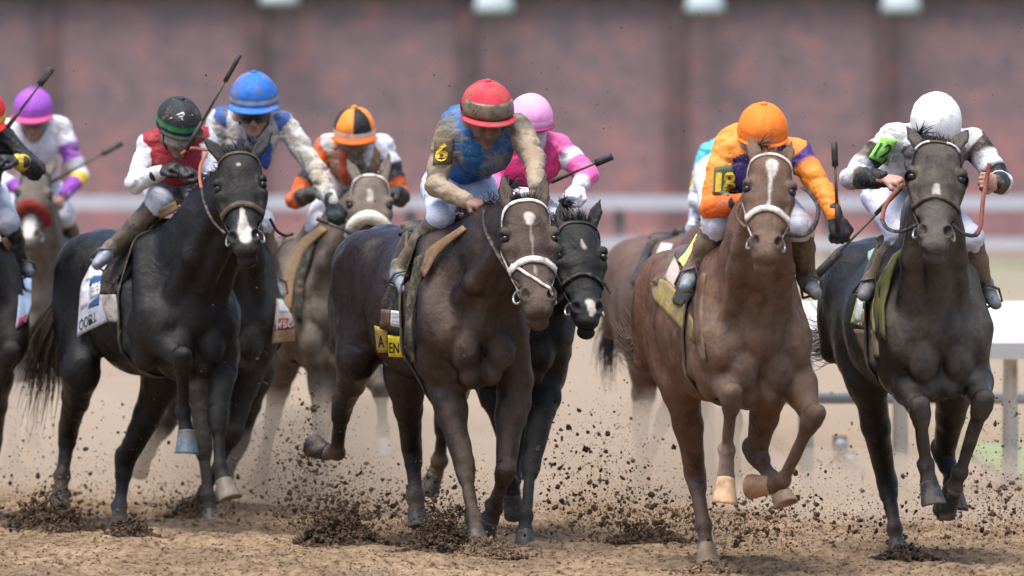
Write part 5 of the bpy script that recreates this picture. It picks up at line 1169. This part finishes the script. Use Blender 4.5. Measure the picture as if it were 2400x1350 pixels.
# ------------------------------------------------------------------ saddle cloths, flaps and print
def clothmat(n, c, mud=.35, **k): return mat('cloth_' + n, c, .8, .15, var=.12, vs=40, mud=mud, ms=k.get('ms', 14), bump=.4, bs=60, mudcol=k.get('mudcol', (.20, .15, .10)), speck=.5)
INKB = lambda: mat('ink_black', (.02, .02, .018), .7, .1, var=.1, vs=60)
INKW = lambda: mat('ink_white', (.7, .66, .62), .7, .1, var=.1, vs=60)
def dress_horses():
    if 'black_front' in HS:
        H = HS['black_front']
        o, b = drape(H, [[(258, 560), (292, 556)], [(212, 622), (246, 636)], [(189, 668), (240, 690)], [(184, 735), (245, 722)], [(180, 789), (207, 774), (257, 752)]], 'saddle_cloth', clothmat('lilac', (.52, .53, .60), .18), dd=.9, off=.03, n=20, mm=9)
        bl = clothmat('blue', (.035, .10, .26), .1); wh = clothmat('white', (.68, .68, .68), .06)
        for q_ in ([(213, 645), (238, 646), (235, 664), (209, 672)], [(208, 712), (233, 690), (232, 715), (206, 724)], [(214, 604), (236, 576), (240, 596), (222, 618)]): patch_print(H, q_, b, bl, o, H.D + .9, name='blue_panel')
        for q_ in ([(193, 672), (207, 666), (206, 716), (188, 728)], [(212, 668), (234, 660), (233, 690), (211, 702)], [(211, 626), (224, 634), (236, 644), (200, 660)]): patch_print(H, q_, b, wh, o, H.D + .9, name='white_panel')
        letter(H, 'OOELL', [(186, 750), (226, 729), (226, 753), (185, 777)], b, INKB(), o, H.D + .9)
        for k, y in enumerate((674, 682)): letter(H, 'III III', [(214, y), (231, y - 7), (231, y - 3), (214, y + 4)], b, INKB(), o, H.D + .9, name='small_print')
        drape(H, [[(258, 606), (286, 574)], [(238, 642), (282, 625)], [(233, 692), (270, 688)]], 'saddle_flap', clothmat('rubber', (.035, .034, .028), .35), dd=.6, off=.05, n=12)
        drape(H, [[(233, 691), (269, 690)], [(242, 725), (275, 722)], [(256, 753), (280, 756)]], 'cloth_corner', clothmat('mudwhite', (.50, .45, .42), .5), dd=.6, off=.055, n=10)
        drape(H, [[(410, 472), (418, 490)], [(345, 506), (362, 522)], [(300, 556), (318, 568)], [(280, 608), (292, 616)]], 'saddle_pad', clothmat('chamois', (.22, .135, .065), .45), dd=.2, off=.05, n=16, mm=5)
        drape(H, [[(416, 470), (419, 486)], [(382, 478), (390, 496)], [(334, 490), (338, 508)]], 'red_pad', clothmat('redpad', (.40, .06, .05), .2), dd=.2, off=.065, n=10, mm=5)
    if 'dusty_black' in HS:
        H = HS['dusty_black']
        o, b = drape(H, [[(650, 700), (661, 700)], [(646, 742), (684, 738)], [(642, 775), (691, 770)], [(638, 804), (691, 799)]], 'saddle_cloth', clothmat('cream', (.52, .45, .38), .25), dd=.5, off=.06, n=14, mm=8)
        patch_print(H, [(644, 748), (687, 744), (690, 770), (643, 776)], b, clothmat('wine', (.30, .028, .035), .08), o, H.D + .5, name='red_panel')
        letter(H, 'MBO', [(646, 752), (688, 748), (690, 766), (646, 771)], b, INKW(), o, H.D + .5, shear=.25)
        patch_print(H, [(653, 704), (662, 704), (676, 731), (655, 733)], b, clothmat('white', (.68, .68, .68), .06), o, H.D + .5, name='white_panel')
    if 'bay_centre' in HS:
        H = HS['bay_centre']
        o, b = drape(H, [[(915, 650), (958, 680)], [(893, 714), (952, 724)], [(889, 770), (950, 790)]], 'saddle_cloth', clothmat('black', (.024, .022, .020), .25), dd=.5, off=.03, n=14, mm=8)
        patch_print(H, [(916, 727), (939, 730), (939, 768), (915, 764)], b, clothmat('white', (.68, .68, .68), .06), o, H.D + .5, name='white_panel')
        for y in (733, 741, 751, 759): letter(H, 'IIIII', [(919, y), (936, y + 1), (936, y + 5), (919, y + 4)], b, mat('ink_grey', (.25, .23, .30), .7), o, H.D + .5, name='small_print', off=.008)
        patch_print(H, [(888, 716), (891, 716), (889, 762), (886, 762)], b, clothmat('white', (.68, .68, .68), .06), o, H.D + .5, name='white_edge')
        patch_print(H, [(893, 724), (914, 727), (914, 764), (891, 768)], b, clothmat('rust', (.14, .07, .045), .4), o, H.D + .5, name='brown_panel')
        y1, yb = drape(H, [[(909, 786), (946, 790)], [(911, 836), (947, 838)]], 'name_panel', clothmat('yellow', (.78, .60, .03), .06), dd=.5, off=.045, n=8, mm=8, parent=o)
        letter(H, 'ENT', [(911, 803), (948, 804), (948, 828), (912, 828)], yb, INKB(), y1, H.D + .5)
        y2, yb2 = drape(H, [[(877, 764), (908, 772)], [(884, 827), (908, 826)]], 'name_panel', clothmat('olive', (.40, .29, .05), .45), dd=.6, off=.03, n=8, mm=6, parent=o)
        letter(H, 'A', [(884, 786), (900, 788), (901, 815), (886, 815)], yb2, INKB(), y2, H.D + .6)
        drape(H, [[(972, 604), (1002, 588)], [(954, 690), (986, 652)], [(948, 790), (964, 755)], [(946, 846), (972, 850)]], 'saddle_flap', clothmat('rubber2', (.040, .040, .030), .4), dd=.3, off=.06, n=18, mm=6)
        drape(H, [[(1084, 528), (1093, 537)], [(1040, 556), (1054, 570)], [(1000, 584), (1022, 600)], [(984, 642), (995, 650)]], 'saddle_pad', clothmat('chamois2', (.17, .095, .048), .5), dd=.1, off=.06, n=14, mm=5)
    if 'chestnut' in HS:
        H = HS['chestnut']
        o, b = drape(H, [[(1524, 660), (1556, 655), (1592, 695), (1632, 770)], [(1529, 700), (1552, 725), (1590, 765), (1627, 804)]], 'saddle_cloth', clothmat('olive_mud', (.34, .25, .06), .75), dd=.5, off=.03, n=8, mm=14)
        drape(H, [[(1580, 600), (1594, 640)], [(1556, 650), (1592, 694)]], 'cloth_corner', clothmat('pinkish', (.46, .36, .34), .35), dd=.5, off=.035, n=8, mm=6)
        drape(H, [[(1566, 592), (1584, 588)], [(1550, 640), (1564, 650)], [(1522, 660), (1546, 672)]], 'folded_corner', clothmat('drab', (.10, .075, .055), .5), dd=.5, off=.05, n=10, mm=5)
        drape(H, [[(1640, 540), (1658, 540)], [(1600, 590), (1624, 590)], [(1584, 614), (1596, 618)]], 'green_panel', clothmat('green', (.03, .11, .10), .1), dd=.4, off=.03, n=10, mm=4)
        drape(H, [[(1632, 548), (1644, 556)], [(1606, 592), (1618, 600)], [(1590, 608), (1602, 628)]], 'yellow_panel', clothmat('lemon', (.78, .66, .18), .1), dd=.4, off=.036, n=10, mm=4)
        drape(H, [[(1638, 640), (1654, 640)], [(1622, 700), (1646, 700)], [(1626, 780), (1644, 780)], [(1642, 848), (1656, 850)]], 'saddle_flap', clothmat('mudflap', (.12, .085, .058), .5), dd=.1, off=.022, n=16, mm=5)
    if 'dark_right' in HS:
        H = HS['dark_right']
        o, b = drape(H, [[(2010, 690), (2052, 680)], [(2000, 730), (2050, 725)], [(1993, 756), (2048, 775)]], 'saddle_cloth', clothmat('lime', (.40, .52, .16), .2), dd=.5, off=.03, n=14, mm=8)
        patch_print(H, [(2010, 700), (2028, 704), (2026, 770), (2001, 752)], b, clothmat('white', (.68, .68, .68), .06), o, H.D + .5, name='white_panel')
        patch_print(H, [(2020, 728), (2044, 726), (2045, 774), (2014, 776)], b, clothmat('mudtan', (.34, .22, .13), .4), o, H.D + .5, name='brown_panel', off=.006)
        patch_print(H, [(2022, 708), (2042, 706), (2042, 724), (2022, 724)], b, clothmat('leaf', (.05, .16, .03), .1), o, H.D + .5, name='green_panel', off=.006)
        drape(H, [[(2000, 772), (2050, 774)], [(2012, 810), (2058, 808)], [(2032, 838), (2062, 838)]], 'cloth_corner', clothmat('drab2', (.16, .12, .07), .55), dd=.5, off=.03, n=8, mm=8, wav=.02)
        drape(H, [[(2034, 590), (2068, 570)], [(2033, 604), (2062, 590)], [(2044, 622), (2056, 604)]], 'number_fold', clothmat('mint', (.34, .58, .42), .08), dd=.6, off=.04, n=8, mm=6)
        drape(H, [[(2092, 596), (2114, 582)], [(2054, 664), (2088, 652)], [(2046, 722), (2070, 716)], [(2054, 778), (2076, 800)]], 'saddle_flap', clothmat('olive_flap', (.11, .115, .035), .35), dd=.2, off=.05, n=16, mm=6)
        drape(H, [[(2092, 600), (2098, 596)], [(2053, 668), (2059, 668)], [(2045, 722), (2051, 722)], [(2046, 780), (2050, 782)]], 'flap_edge', clothmat('edge_tan', (.36, .30, .16), .2), dd=.2, off=.06, n=16, mm=3)
    if 'far_left' in HS:
        H = HS['far_left']
        o, b = drape(H, [[(48, 640), (74, 648)], [(44, 700), (74, 712)], [(38, 772), (62, 752)]], 'saddle_cloth', clothmat('lightblue', (.34, .44, .60), .1), dd=.4, off=.05, n=12, mm=6)
        patch_print(H, [(44, 745), (70, 730), (62, 752), (38, 772)], b, clothmat('rose', (.50, .10, .16), .2), o, H.D + .4, name='pink_panel')
        drape(H, [[(0, 560), (14, 555)], [(22, 590), (44, 590)], [(40, 640), (58, 640)]], 'saddle_pad', clothmat('chamois', (.22, .135, .065), .45), dd=.1, off=.06, n=10, mm=5)
    if 'bay_hidden' in HS:
        H = HS['bay_hidden']
        o, b = drape(H, [[(1540, 568), (1576, 572)], [(1510, 620), (1560, 630)], [(1484, 688), (1540, 700)]], 'saddle_cloth', clothmat('white', (.68, .68, .68), .06), dd=.6, off=.03, n=14, mm=8)
        patch_print(H, [(1542, 566), (1566, 568), (1502, 690), (1484, 688)], b, clothmat('yellow', (.78, .60, .03), .06), o, H.D + .6, name='yellow_edge', n=8)
    if 'brown_back' in HS:
        H = HS['brown_back']
        drape(H, [[(752, 528), (768, 538)], [(706, 560), (722, 580)], [(668, 630), (690, 650)], [(660, 720), (680, 740)]], 'saddle_pad', clothmat('chamois', (.22, .135, .065), .45), dd=.2, off=.05, n=14, mm=5)
        drape(H, [[(720, 560), (740, 566)], [(690, 650), (712, 660)], [(690, 740), (706, 760)]], 'saddle_flap', clothmat('rubber', (.035, .034, .028), .35), dd=.2, off=.04, n=10, mm=5)

def dress_riders():
    if 'number_six' in JS:
        J = JS['number_six']; D = J.H.D
        p = patch_print(J, [(1018, 328), (1064, 322), (1060, 384), (1014, 386)], J.bvh, clothmat('armband', (.115, .085, .05), .3), J.jk, D, name='armband', n=8, off=.006)
        letter(J, '6', [(1022, 337), (1052, 334), (1049, 377), (1019, 379)], J.bvh, mat('ink_gold', (.62, .40, .05), .7, .1, var=.25, vs=60), J.jk, D, off=.012, name='number', bold=.03)
    if 'number_eighteen' in JS:
        J = JS['number_eighteen']; D = J.H.D
        patch_print(J, [(1674, 392), (1716, 386), (1728, 458), (1670, 456)], J.bvh, clothmat('band_green', (.075, .12, .07), .25), J.jk, D, name='armband', n=8, off=.006)
        g = mat('ink_gold', (.62, .40, .05), .7)
        letter(J, '1', [(1678, 405), (1692, 404), (1690, 450), (1676, 450)], J.bvh, g, J.jk, D, off=.012, name='number', bold=.06)
        letter(J, '8', [(1696, 403), (1723, 402), (1724, 454), (1695, 455)], J.bvh, g, J.jk, D, off=.012, name='number', bold=.03)
    if 'number_twelve' in JS:
        J = JS['number_twelve']; D = J.H.D
        patch_print(J, [(2066, 320), (2103, 328), (2080, 390), (2036, 368)], J.bvh, clothmat('band_lime', (.24, .56, .10), .10), J.jk, D, name='armband', n=8, off=.006)
        letter(J, '12', [(2064, 334), (2096, 340), (2078, 378), (2046, 364)], J.bvh, mat('ink_green', (.02, .06, .03), .7), J.jk, D, off=.012, name='number', bold=.02)
    if 'black_cap' in JS:
        J = JS['black_cap']; H = J.H; hel = [o for o in J.root.children if o.name.startswith('helmet')][0]; hb = bvh_of(hel.data); w_ = INKW()
        for q_ in ([(414, 268), (430, 262), (431, 265), (415, 271)], [(430, 262), (434, 270), (431, 272), (427, 264)], [(398, 276), (452, 268), (452, 270), (398, 278)], [(426, 276), (430, 282), (428, 283), (424, 277)]): patch_print(J, q_, hb, w_, hel, H.D, off=.004, name='emblem', n=3)

# ------------------------------------------------------------------ flying dirt
_ph = (1 + 5 ** .5) / 2
ICO_V = np.array([(-1, _ph, 0), (1, _ph, 0), (-1, -_ph, 0), (1, -_ph, 0), (0, -1, _ph), (0, 1, _ph), (0, -1, -_ph), (0, 1, -_ph), (_ph, 0, -1), (_ph, 0, 1), (-_ph, 0, -1), (-_ph, 0, 1)]) / 1.9
ICO_F = np.array([(0, 11, 5), (0, 5, 1), (0, 1, 7), (0, 7, 10), (0, 10, 11), (1, 5, 9), (5, 11, 4), (11, 10, 2), (10, 7, 6), (7, 1, 8), (3, 9, 4), (3, 4, 2), (3, 2, 6), (3, 6, 8), (3, 8, 9), (4, 9, 5), (2, 4, 11), (6, 2, 10), (8, 6, 7), (9, 8, 1)])
def crumbs(P, size, rg):
    """(n,3) centres and radii -> one mesh of irregular lumps"""
    n = len(P); j = rg.uniform(.55, 1.25, (n, 12, 1)); an = rg.uniform(.6, 1.4, (n, 1, 3)); A = rg.normal(size=(n, 3, 3)); Q, _ = np.linalg.qr(A)
    v = np.einsum('nij,nkj->nki', Q, ICO_V[None] * j * an) * size[:, None, None] + P[:, None]
    f = ICO_F[None] + (np.arange(n) * 12)[:, None, None]
    return v.reshape(-1, 3), f.reshape(-1, 3)
def dirt_mat():
    m, N, L, b = nodes_mat('wet_dirt'); at = N.new('ShaderNodeObjectInfo'); geo = N.new('ShaderNodeNewGeometry'); n = N.new('ShaderNodeTexNoise')
    n.inputs['Scale'].default_value = 24; n.inputs['Detail'].default_value = 2; L.new(geo.outputs['Position'], n.inputs['Vector'])
    r = N.new('ShaderNodeValToRGB'); e = r.color_ramp.elements; e[0].position = .35; e[0].color = (.034, .022, .015, 1); e[1].position = .68; e[1].color = (.13, .085, .055, 1); L.new(n.outputs['Fac'], r.inputs[0])
    L.new(r.outputs[0], b.inputs['Base Color']); b.inputs['Roughness'].default_value = .9; b.inputs['Specular IOR Level'].default_value = .15; return m

PLUMES = [  # cx, cy, sx, sy, count, mean size m, D, Dspread
 (735, 985, 16, 45, 90, .0075, 39.6, .5), (700, 1060, 26, 40, 200, .0080, 39.6, .5), (745, 1110, 45, 40, 220, .0080, 39.5, .6), (690, 1170, 60, 45, 330, .008, 39.6, .7), (800, 1210, 75, 38, 1100, .0085, 38.9, .7),
 (1030, 1215, 60, 42, 900, .0085, 38.4, .6), (1120, 1220, 60, 40, 260, .007, 38.0, .5), (880, 1180, 90, 60, 350, .006, 39.5, .8),
 (1380, 1120, 90, 75, 330, .0085, 38.5, 1.0), (1440, 1200, 110, 45, 620, .0085, 38.2, 1.0), (1520, 1230, 90, 32, 520, .0075, 37.6, .9), (1340, 1050, 60, 60, 110, .0085, 38.3, .8),
 (1770, 1215, 85, 40, 560, .0085, 37.2, .8), (1840, 1190, 60, 60, 200, .008, 37.0, .8), (1700, 1240, 80, 25, 300, .006, 36.6, .6),
 (2200, 1230, 130, 45, 520, .007, 38.0, 1.2), (2330, 1210, 75, 60, 620, .0085, 38.4, 1.2), (2020, 1120, 90, 90, 140, .0100, 40.5, 2.0), (2330, 1020, 70, 90, 150, .0080, 39.5, 2.0), (1990, 1240, 90, 30, 260, .007, 37.6, 1.0),
 (120, 1185, 75, 30, 600, .008, 41.2, .5), (300, 1190, 80, 55, 300, .006, 41.0, .6), (430, 1190, 70, 28, 420, .0075, 40.8, .5), (240, 1070, 180, 90, 260, .0065, 41.0, 1.5), (560, 1130, 90, 80, 240, .006, 40.6, 1.0), (60, 1090, 60, 70, 120, .006, 41.5, 1.0),
 (640, 900, 70, 90, 130, .0042, 40.2, 1.0), (1480, 1030, 60, 80, 140, .0055, 40.5, 1.5), (1200, 700, 900, 330, 420, .0026, 38.5, 3.0), (1600, 200, 700, 130, 160, .0026, 38.5, 3.0), (620, 640, 160, 200, 150, .0036, 40.5, 2.0),
]
MOUNDS = [  # cx, base y, half width px, height px, label
 (118, 1240, 108, 62, 'large dark dirt mound thrown up at the far left hind hoof'),
 (302, 1262, 68, 30, 'low dirt mound beneath the front left horse, right of the large one'),
 (450, 1212, 52, 34, 'blurred dirt mound between the legs of the front left horses'),
 (795, 1278, 112, 60, 'wide spray of dark dirt left of the centre horse'),
 (1032, 1298, 92, 74, 'dark burst of dirt behind the front hoof of the centre horse'),
 (1138, 1304, 80, 30, 'low sandy mound around the front hoof of the centre horse'),
 (1520, 1268, 90, 24, 'low dirt ridge left of the chestnut horse'),
 (1658, 1340, 62, 16, 'low sandy mound around the planted hind hoof of the chestnut horse'),
 (2118, 1312, 70, 24, 'low dirt mound around the hind hoof of the dark right horse'),
]
def build_dirt():
    rg = np.random.default_rng(77); dm = dirt_mat(); Pz, Sz = [], []
    for (cx, cy, sx, sy, n, ms, D, ds) in PLUMES:
        n = int(n * 1.2)
        x = rg.normal(cx, sx, n); y = rg.normal(cy, sy, n); d = rg.normal(D, ds * .6, n); d = np.clip(d, 35.6, 43)
        s_ = ms * .54 * np.clip(rg.lognormal(-.45, .85, n), .15, 4.0)
        for a, b, c, e in zip(x, y, d, s_):
            p = W(a, b, c)
            if p[2] > .01: Pz.append(p); Sz.append(e)
    P = np.array(Pz); S = np.array(Sz)
    big = np.argsort(-S)[:80]; keep = np.ones(len(S), bool); keep[big] = False
    v, f = crumbs(P[keep], S[keep], rg)
    # the finest grit: small octahedra round the same plumes
    src = rg.integers(0, len(P), 26000); Pf = P[src] + rg.normal(0, 1, (26000, 3)) * V(.10, .25, .07); Pf = Pf[Pf[:, 2] > .005]; n = len(Pf)
    oc = np.array([(1, 0, 0), (-1, 0, 0), (0, 1, 0), (0, -1, 0), (0, 0, 1), (0, 0, -1)]); of = np.array([(0, 2, 4), (2, 1, 4), (1, 3, 4), (3, 0, 4), (2, 0, 5), (1, 2, 5), (3, 1, 5), (0, 3, 5)])
    sf = .0019 * np.clip(rg.lognormal(0, .5, n), .5, 3); vo = (oc[None] * rg.uniform(.6, 1.4, (n, 6, 1)) * sf[:, None, None] + Pf[:, None]).reshape(-1, 3)
    f = np.concatenate([f, (of[None] + (np.arange(n) * 6)[:, None, None]).reshape(-1, 3) + len(v)]); v = np.concatenate([v, vo])
    o = tag(link('flying_dirt', make_mesh('flying_dirt', v, f, None, False), dm), 'countless dark crumbs of dirt flying up around the hooves', kind='stuff')
    bases = []
    for k in range(4):
        vv, ff = crumbs(np.zeros((7, 3)) + rg.normal(0, .45, (7, 3)), rg.uniform(.5, .9, 7), rg)
        bases.append(make_mesh('dirt_clod', vv, ff, None, False)); bases[-1].materials.append(dm)
    for i, k in enumerate(big):
        o = bpy.data.objects.new('dirt_clod', bases[i % 4]); COL.objects.link(o); o.location = P[k]; s_ = S[k] * .75; o.scale = (s_, s_ * rg.uniform(.7, 1.2), s_ * rg.uniform(.6, 1.1)); o.rotation_euler = rg.uniform(0, 6.28, 3)
        px = 1200 + P[k][0] * F / P[k][1]; zn = int(np.searchsorted((620, 960, 1260, 1640, 1930), px))
        where = ('under the front left horse', 'between the front left horse and the centre horse', 'under the centre horse', 'between the centre horse and the chestnut', 'under the chestnut horse', 'around the legs of the far right horse')[zn]
        tag(o, 'dark wet clod of dirt flying ' + where, 'dirt clod', 'clods of dirt flying ' + where)
    for (cx, by, hw, hh, lab) in MOUNDS:
        D = 31110 / (by - 454); c = W(cx, by, D); c[2] = 0; rx = hw * D / F; rz = hh * D / F; ry = rx * .75
        n = int(1900 * (hw * hh / 4000) + 900)
        a = rg.uniform(0, 6.283, n); r = np.sqrt(rg.random(n)) * (1 + .35 * np.sin(2 * a + cx) * np.cos(5 * a)) * np.where(rg.random(n) < .85, 1, rg.uniform(1, 1.7, n)); e = rg.random(n)
        h0 = rz * np.clip(1 - r ** 1.6, .03, 1) * (.75 + .25 * np.sin(a * 3 + cx)); z = h0 * np.where(e < .6, 1, 1 + rg.exponential(.45, n)) + rg.normal(0, .006, n)
        pts = c + np.column_stack([rx * r * np.cos(a), ry * r * np.sin(a), z])
        v1, f1 = crumbs(pts, .0058 * np.clip(rg.lognormal(0, .5, n), .4, 2.6), rg)
        # solid heart of the heap
        m = 24; ring = [(0, 0)] + [(i / 6, 2 * math.pi * k / m) for i in range(1, 7) for k in range(m)]
        hv = np.array([c + V(rx * r_ * math.cos(t), ry * r_ * math.sin(t), rz * (1 - r_ ** 1.6) * (.75 + .25 * math.sin(t * 3 + cx)) * .7 - .012 + .012 * random.random()) for r_, t in ring])
        hf = [(0, 1 + k, 1 + (k + 1) % m) for k in range(m)]
        for i in range(5):
            for k in range(m):
                q = (1 + i * m + k, 1 + (i + 1) * m + k, 1 + (i + 1) * m + (k + 1) % m, 1 + i * m + (k + 1) % m); hf += [(q[0], q[1], q[2]), (q[0], q[2], q[3])]
        vv = np.concatenate([v1, hv]); ff = np.concatenate([f1, np.array(hf) + len(v1)])
        o = link('dirt_mound', make_mesh('dirt_mound', vv, ff, None, False), dm if by not in (1304, 1340) else bpy.data.materials['track_sand']); tag(o, lab, 'dirt mound', 'heaps thrown up by hooves')
    # loose crumbs lying on the track
    n = 15000; d = rg.uniform(34.2, 41.5, n); x = rg.uniform(-1, 1, n) * d * .0735; z = ground_z(np.column_stack([x, d]))
    s_ = .0032 * np.clip(rg.lognormal(0, .6, n), .35, 3.2)
    v, f = crumbs(np.column_stack([x, d, z + s_ * .3]), s_, rg)
    m2 = mat('track_crumbs', (.15, .098, .062), .95, .1, var=.55, vs=40)
    tag(link('loose_dirt', make_mesh('loose_dirt', v, f, None, False), m2), 'loose crumbs of sandy dirt strewn over the track', kind='stuff')

def build_dust():
    def dust(dens):
        m = bpy.data.materials.new('dust'); m.use_nodes = True; N = m.node_tree.nodes; L = m.node_tree.links; N.remove(N['Principled BSDF'])
        v = N.new('ShaderNodeVolumePrincipled'); v.inputs['Color'].default_value = (.84, .70, .55, 1); v.inputs['Density'].default_value = dens; v.inputs['Anisotropy'].default_value = .2
        L.new(v.outputs[0], N['Material Output'].inputs['Volume']); return m
    m1, m2 = dust(.6), dust(.085)
    for (px, D, rx, ry, rz) in ((740, 42.6, 1.3, 1.5, .42), (1500, 43.0, 1.0, 1.5, .42), (60, 44.5, 1.3, 1.6, .45), (1010, 41.8, .9, 1.0, .30), (2150, 40.5, 1.2, 1.2, .26), (1200, 56, 9, 9.5, .95)):
        c = W(px, 900, D); c[2] = rz * .55; vv, ff = [], []; m = m2 if rx > 5 else m1
        for i in range(13):
            for k in range(24):
                th = math.pi * i / 12; ph = 2 * math.pi * k / 24; q = V(math.sin(th) * math.cos(ph), math.sin(th) * math.sin(ph), math.cos(th))
                q = q * (1 + .22 * math.sin(3 * ph + px) * math.sin(th) + .12 * math.sin(5 * th + 2 * ph)); vv.append(c + q * V(rx, ry, rz))
        for i in range(12):
            for k in range(24): ff.append((i * 24 + k, i * 24 + 24 + k, i * 24 + 24 + (k + 1) % 24, i * 24 + (k + 1) % 24))
        o = link('dust_haze', make_mesh('dust_haze', np.array(vv), ff), m); tag(o, 'thin wide dust hanging over the far track' if rx > 5 else 'pale cloud of dust hanging low behind the horses', kind='stuff')

build_setting()
HS, JS = {}, {}
for h in HORSES:
    if ONLY is None or h['key'] in ONLY: HS[h['key']] = build_horse(h)
for j in JOCKEYS:
    if j['on'] in HS: JS[j['key']] = build_jockey(j)
for w_ in WHIPS: build_whip(w_)
dress_horses(); dress_riders(); build_dirt(); build_dust()
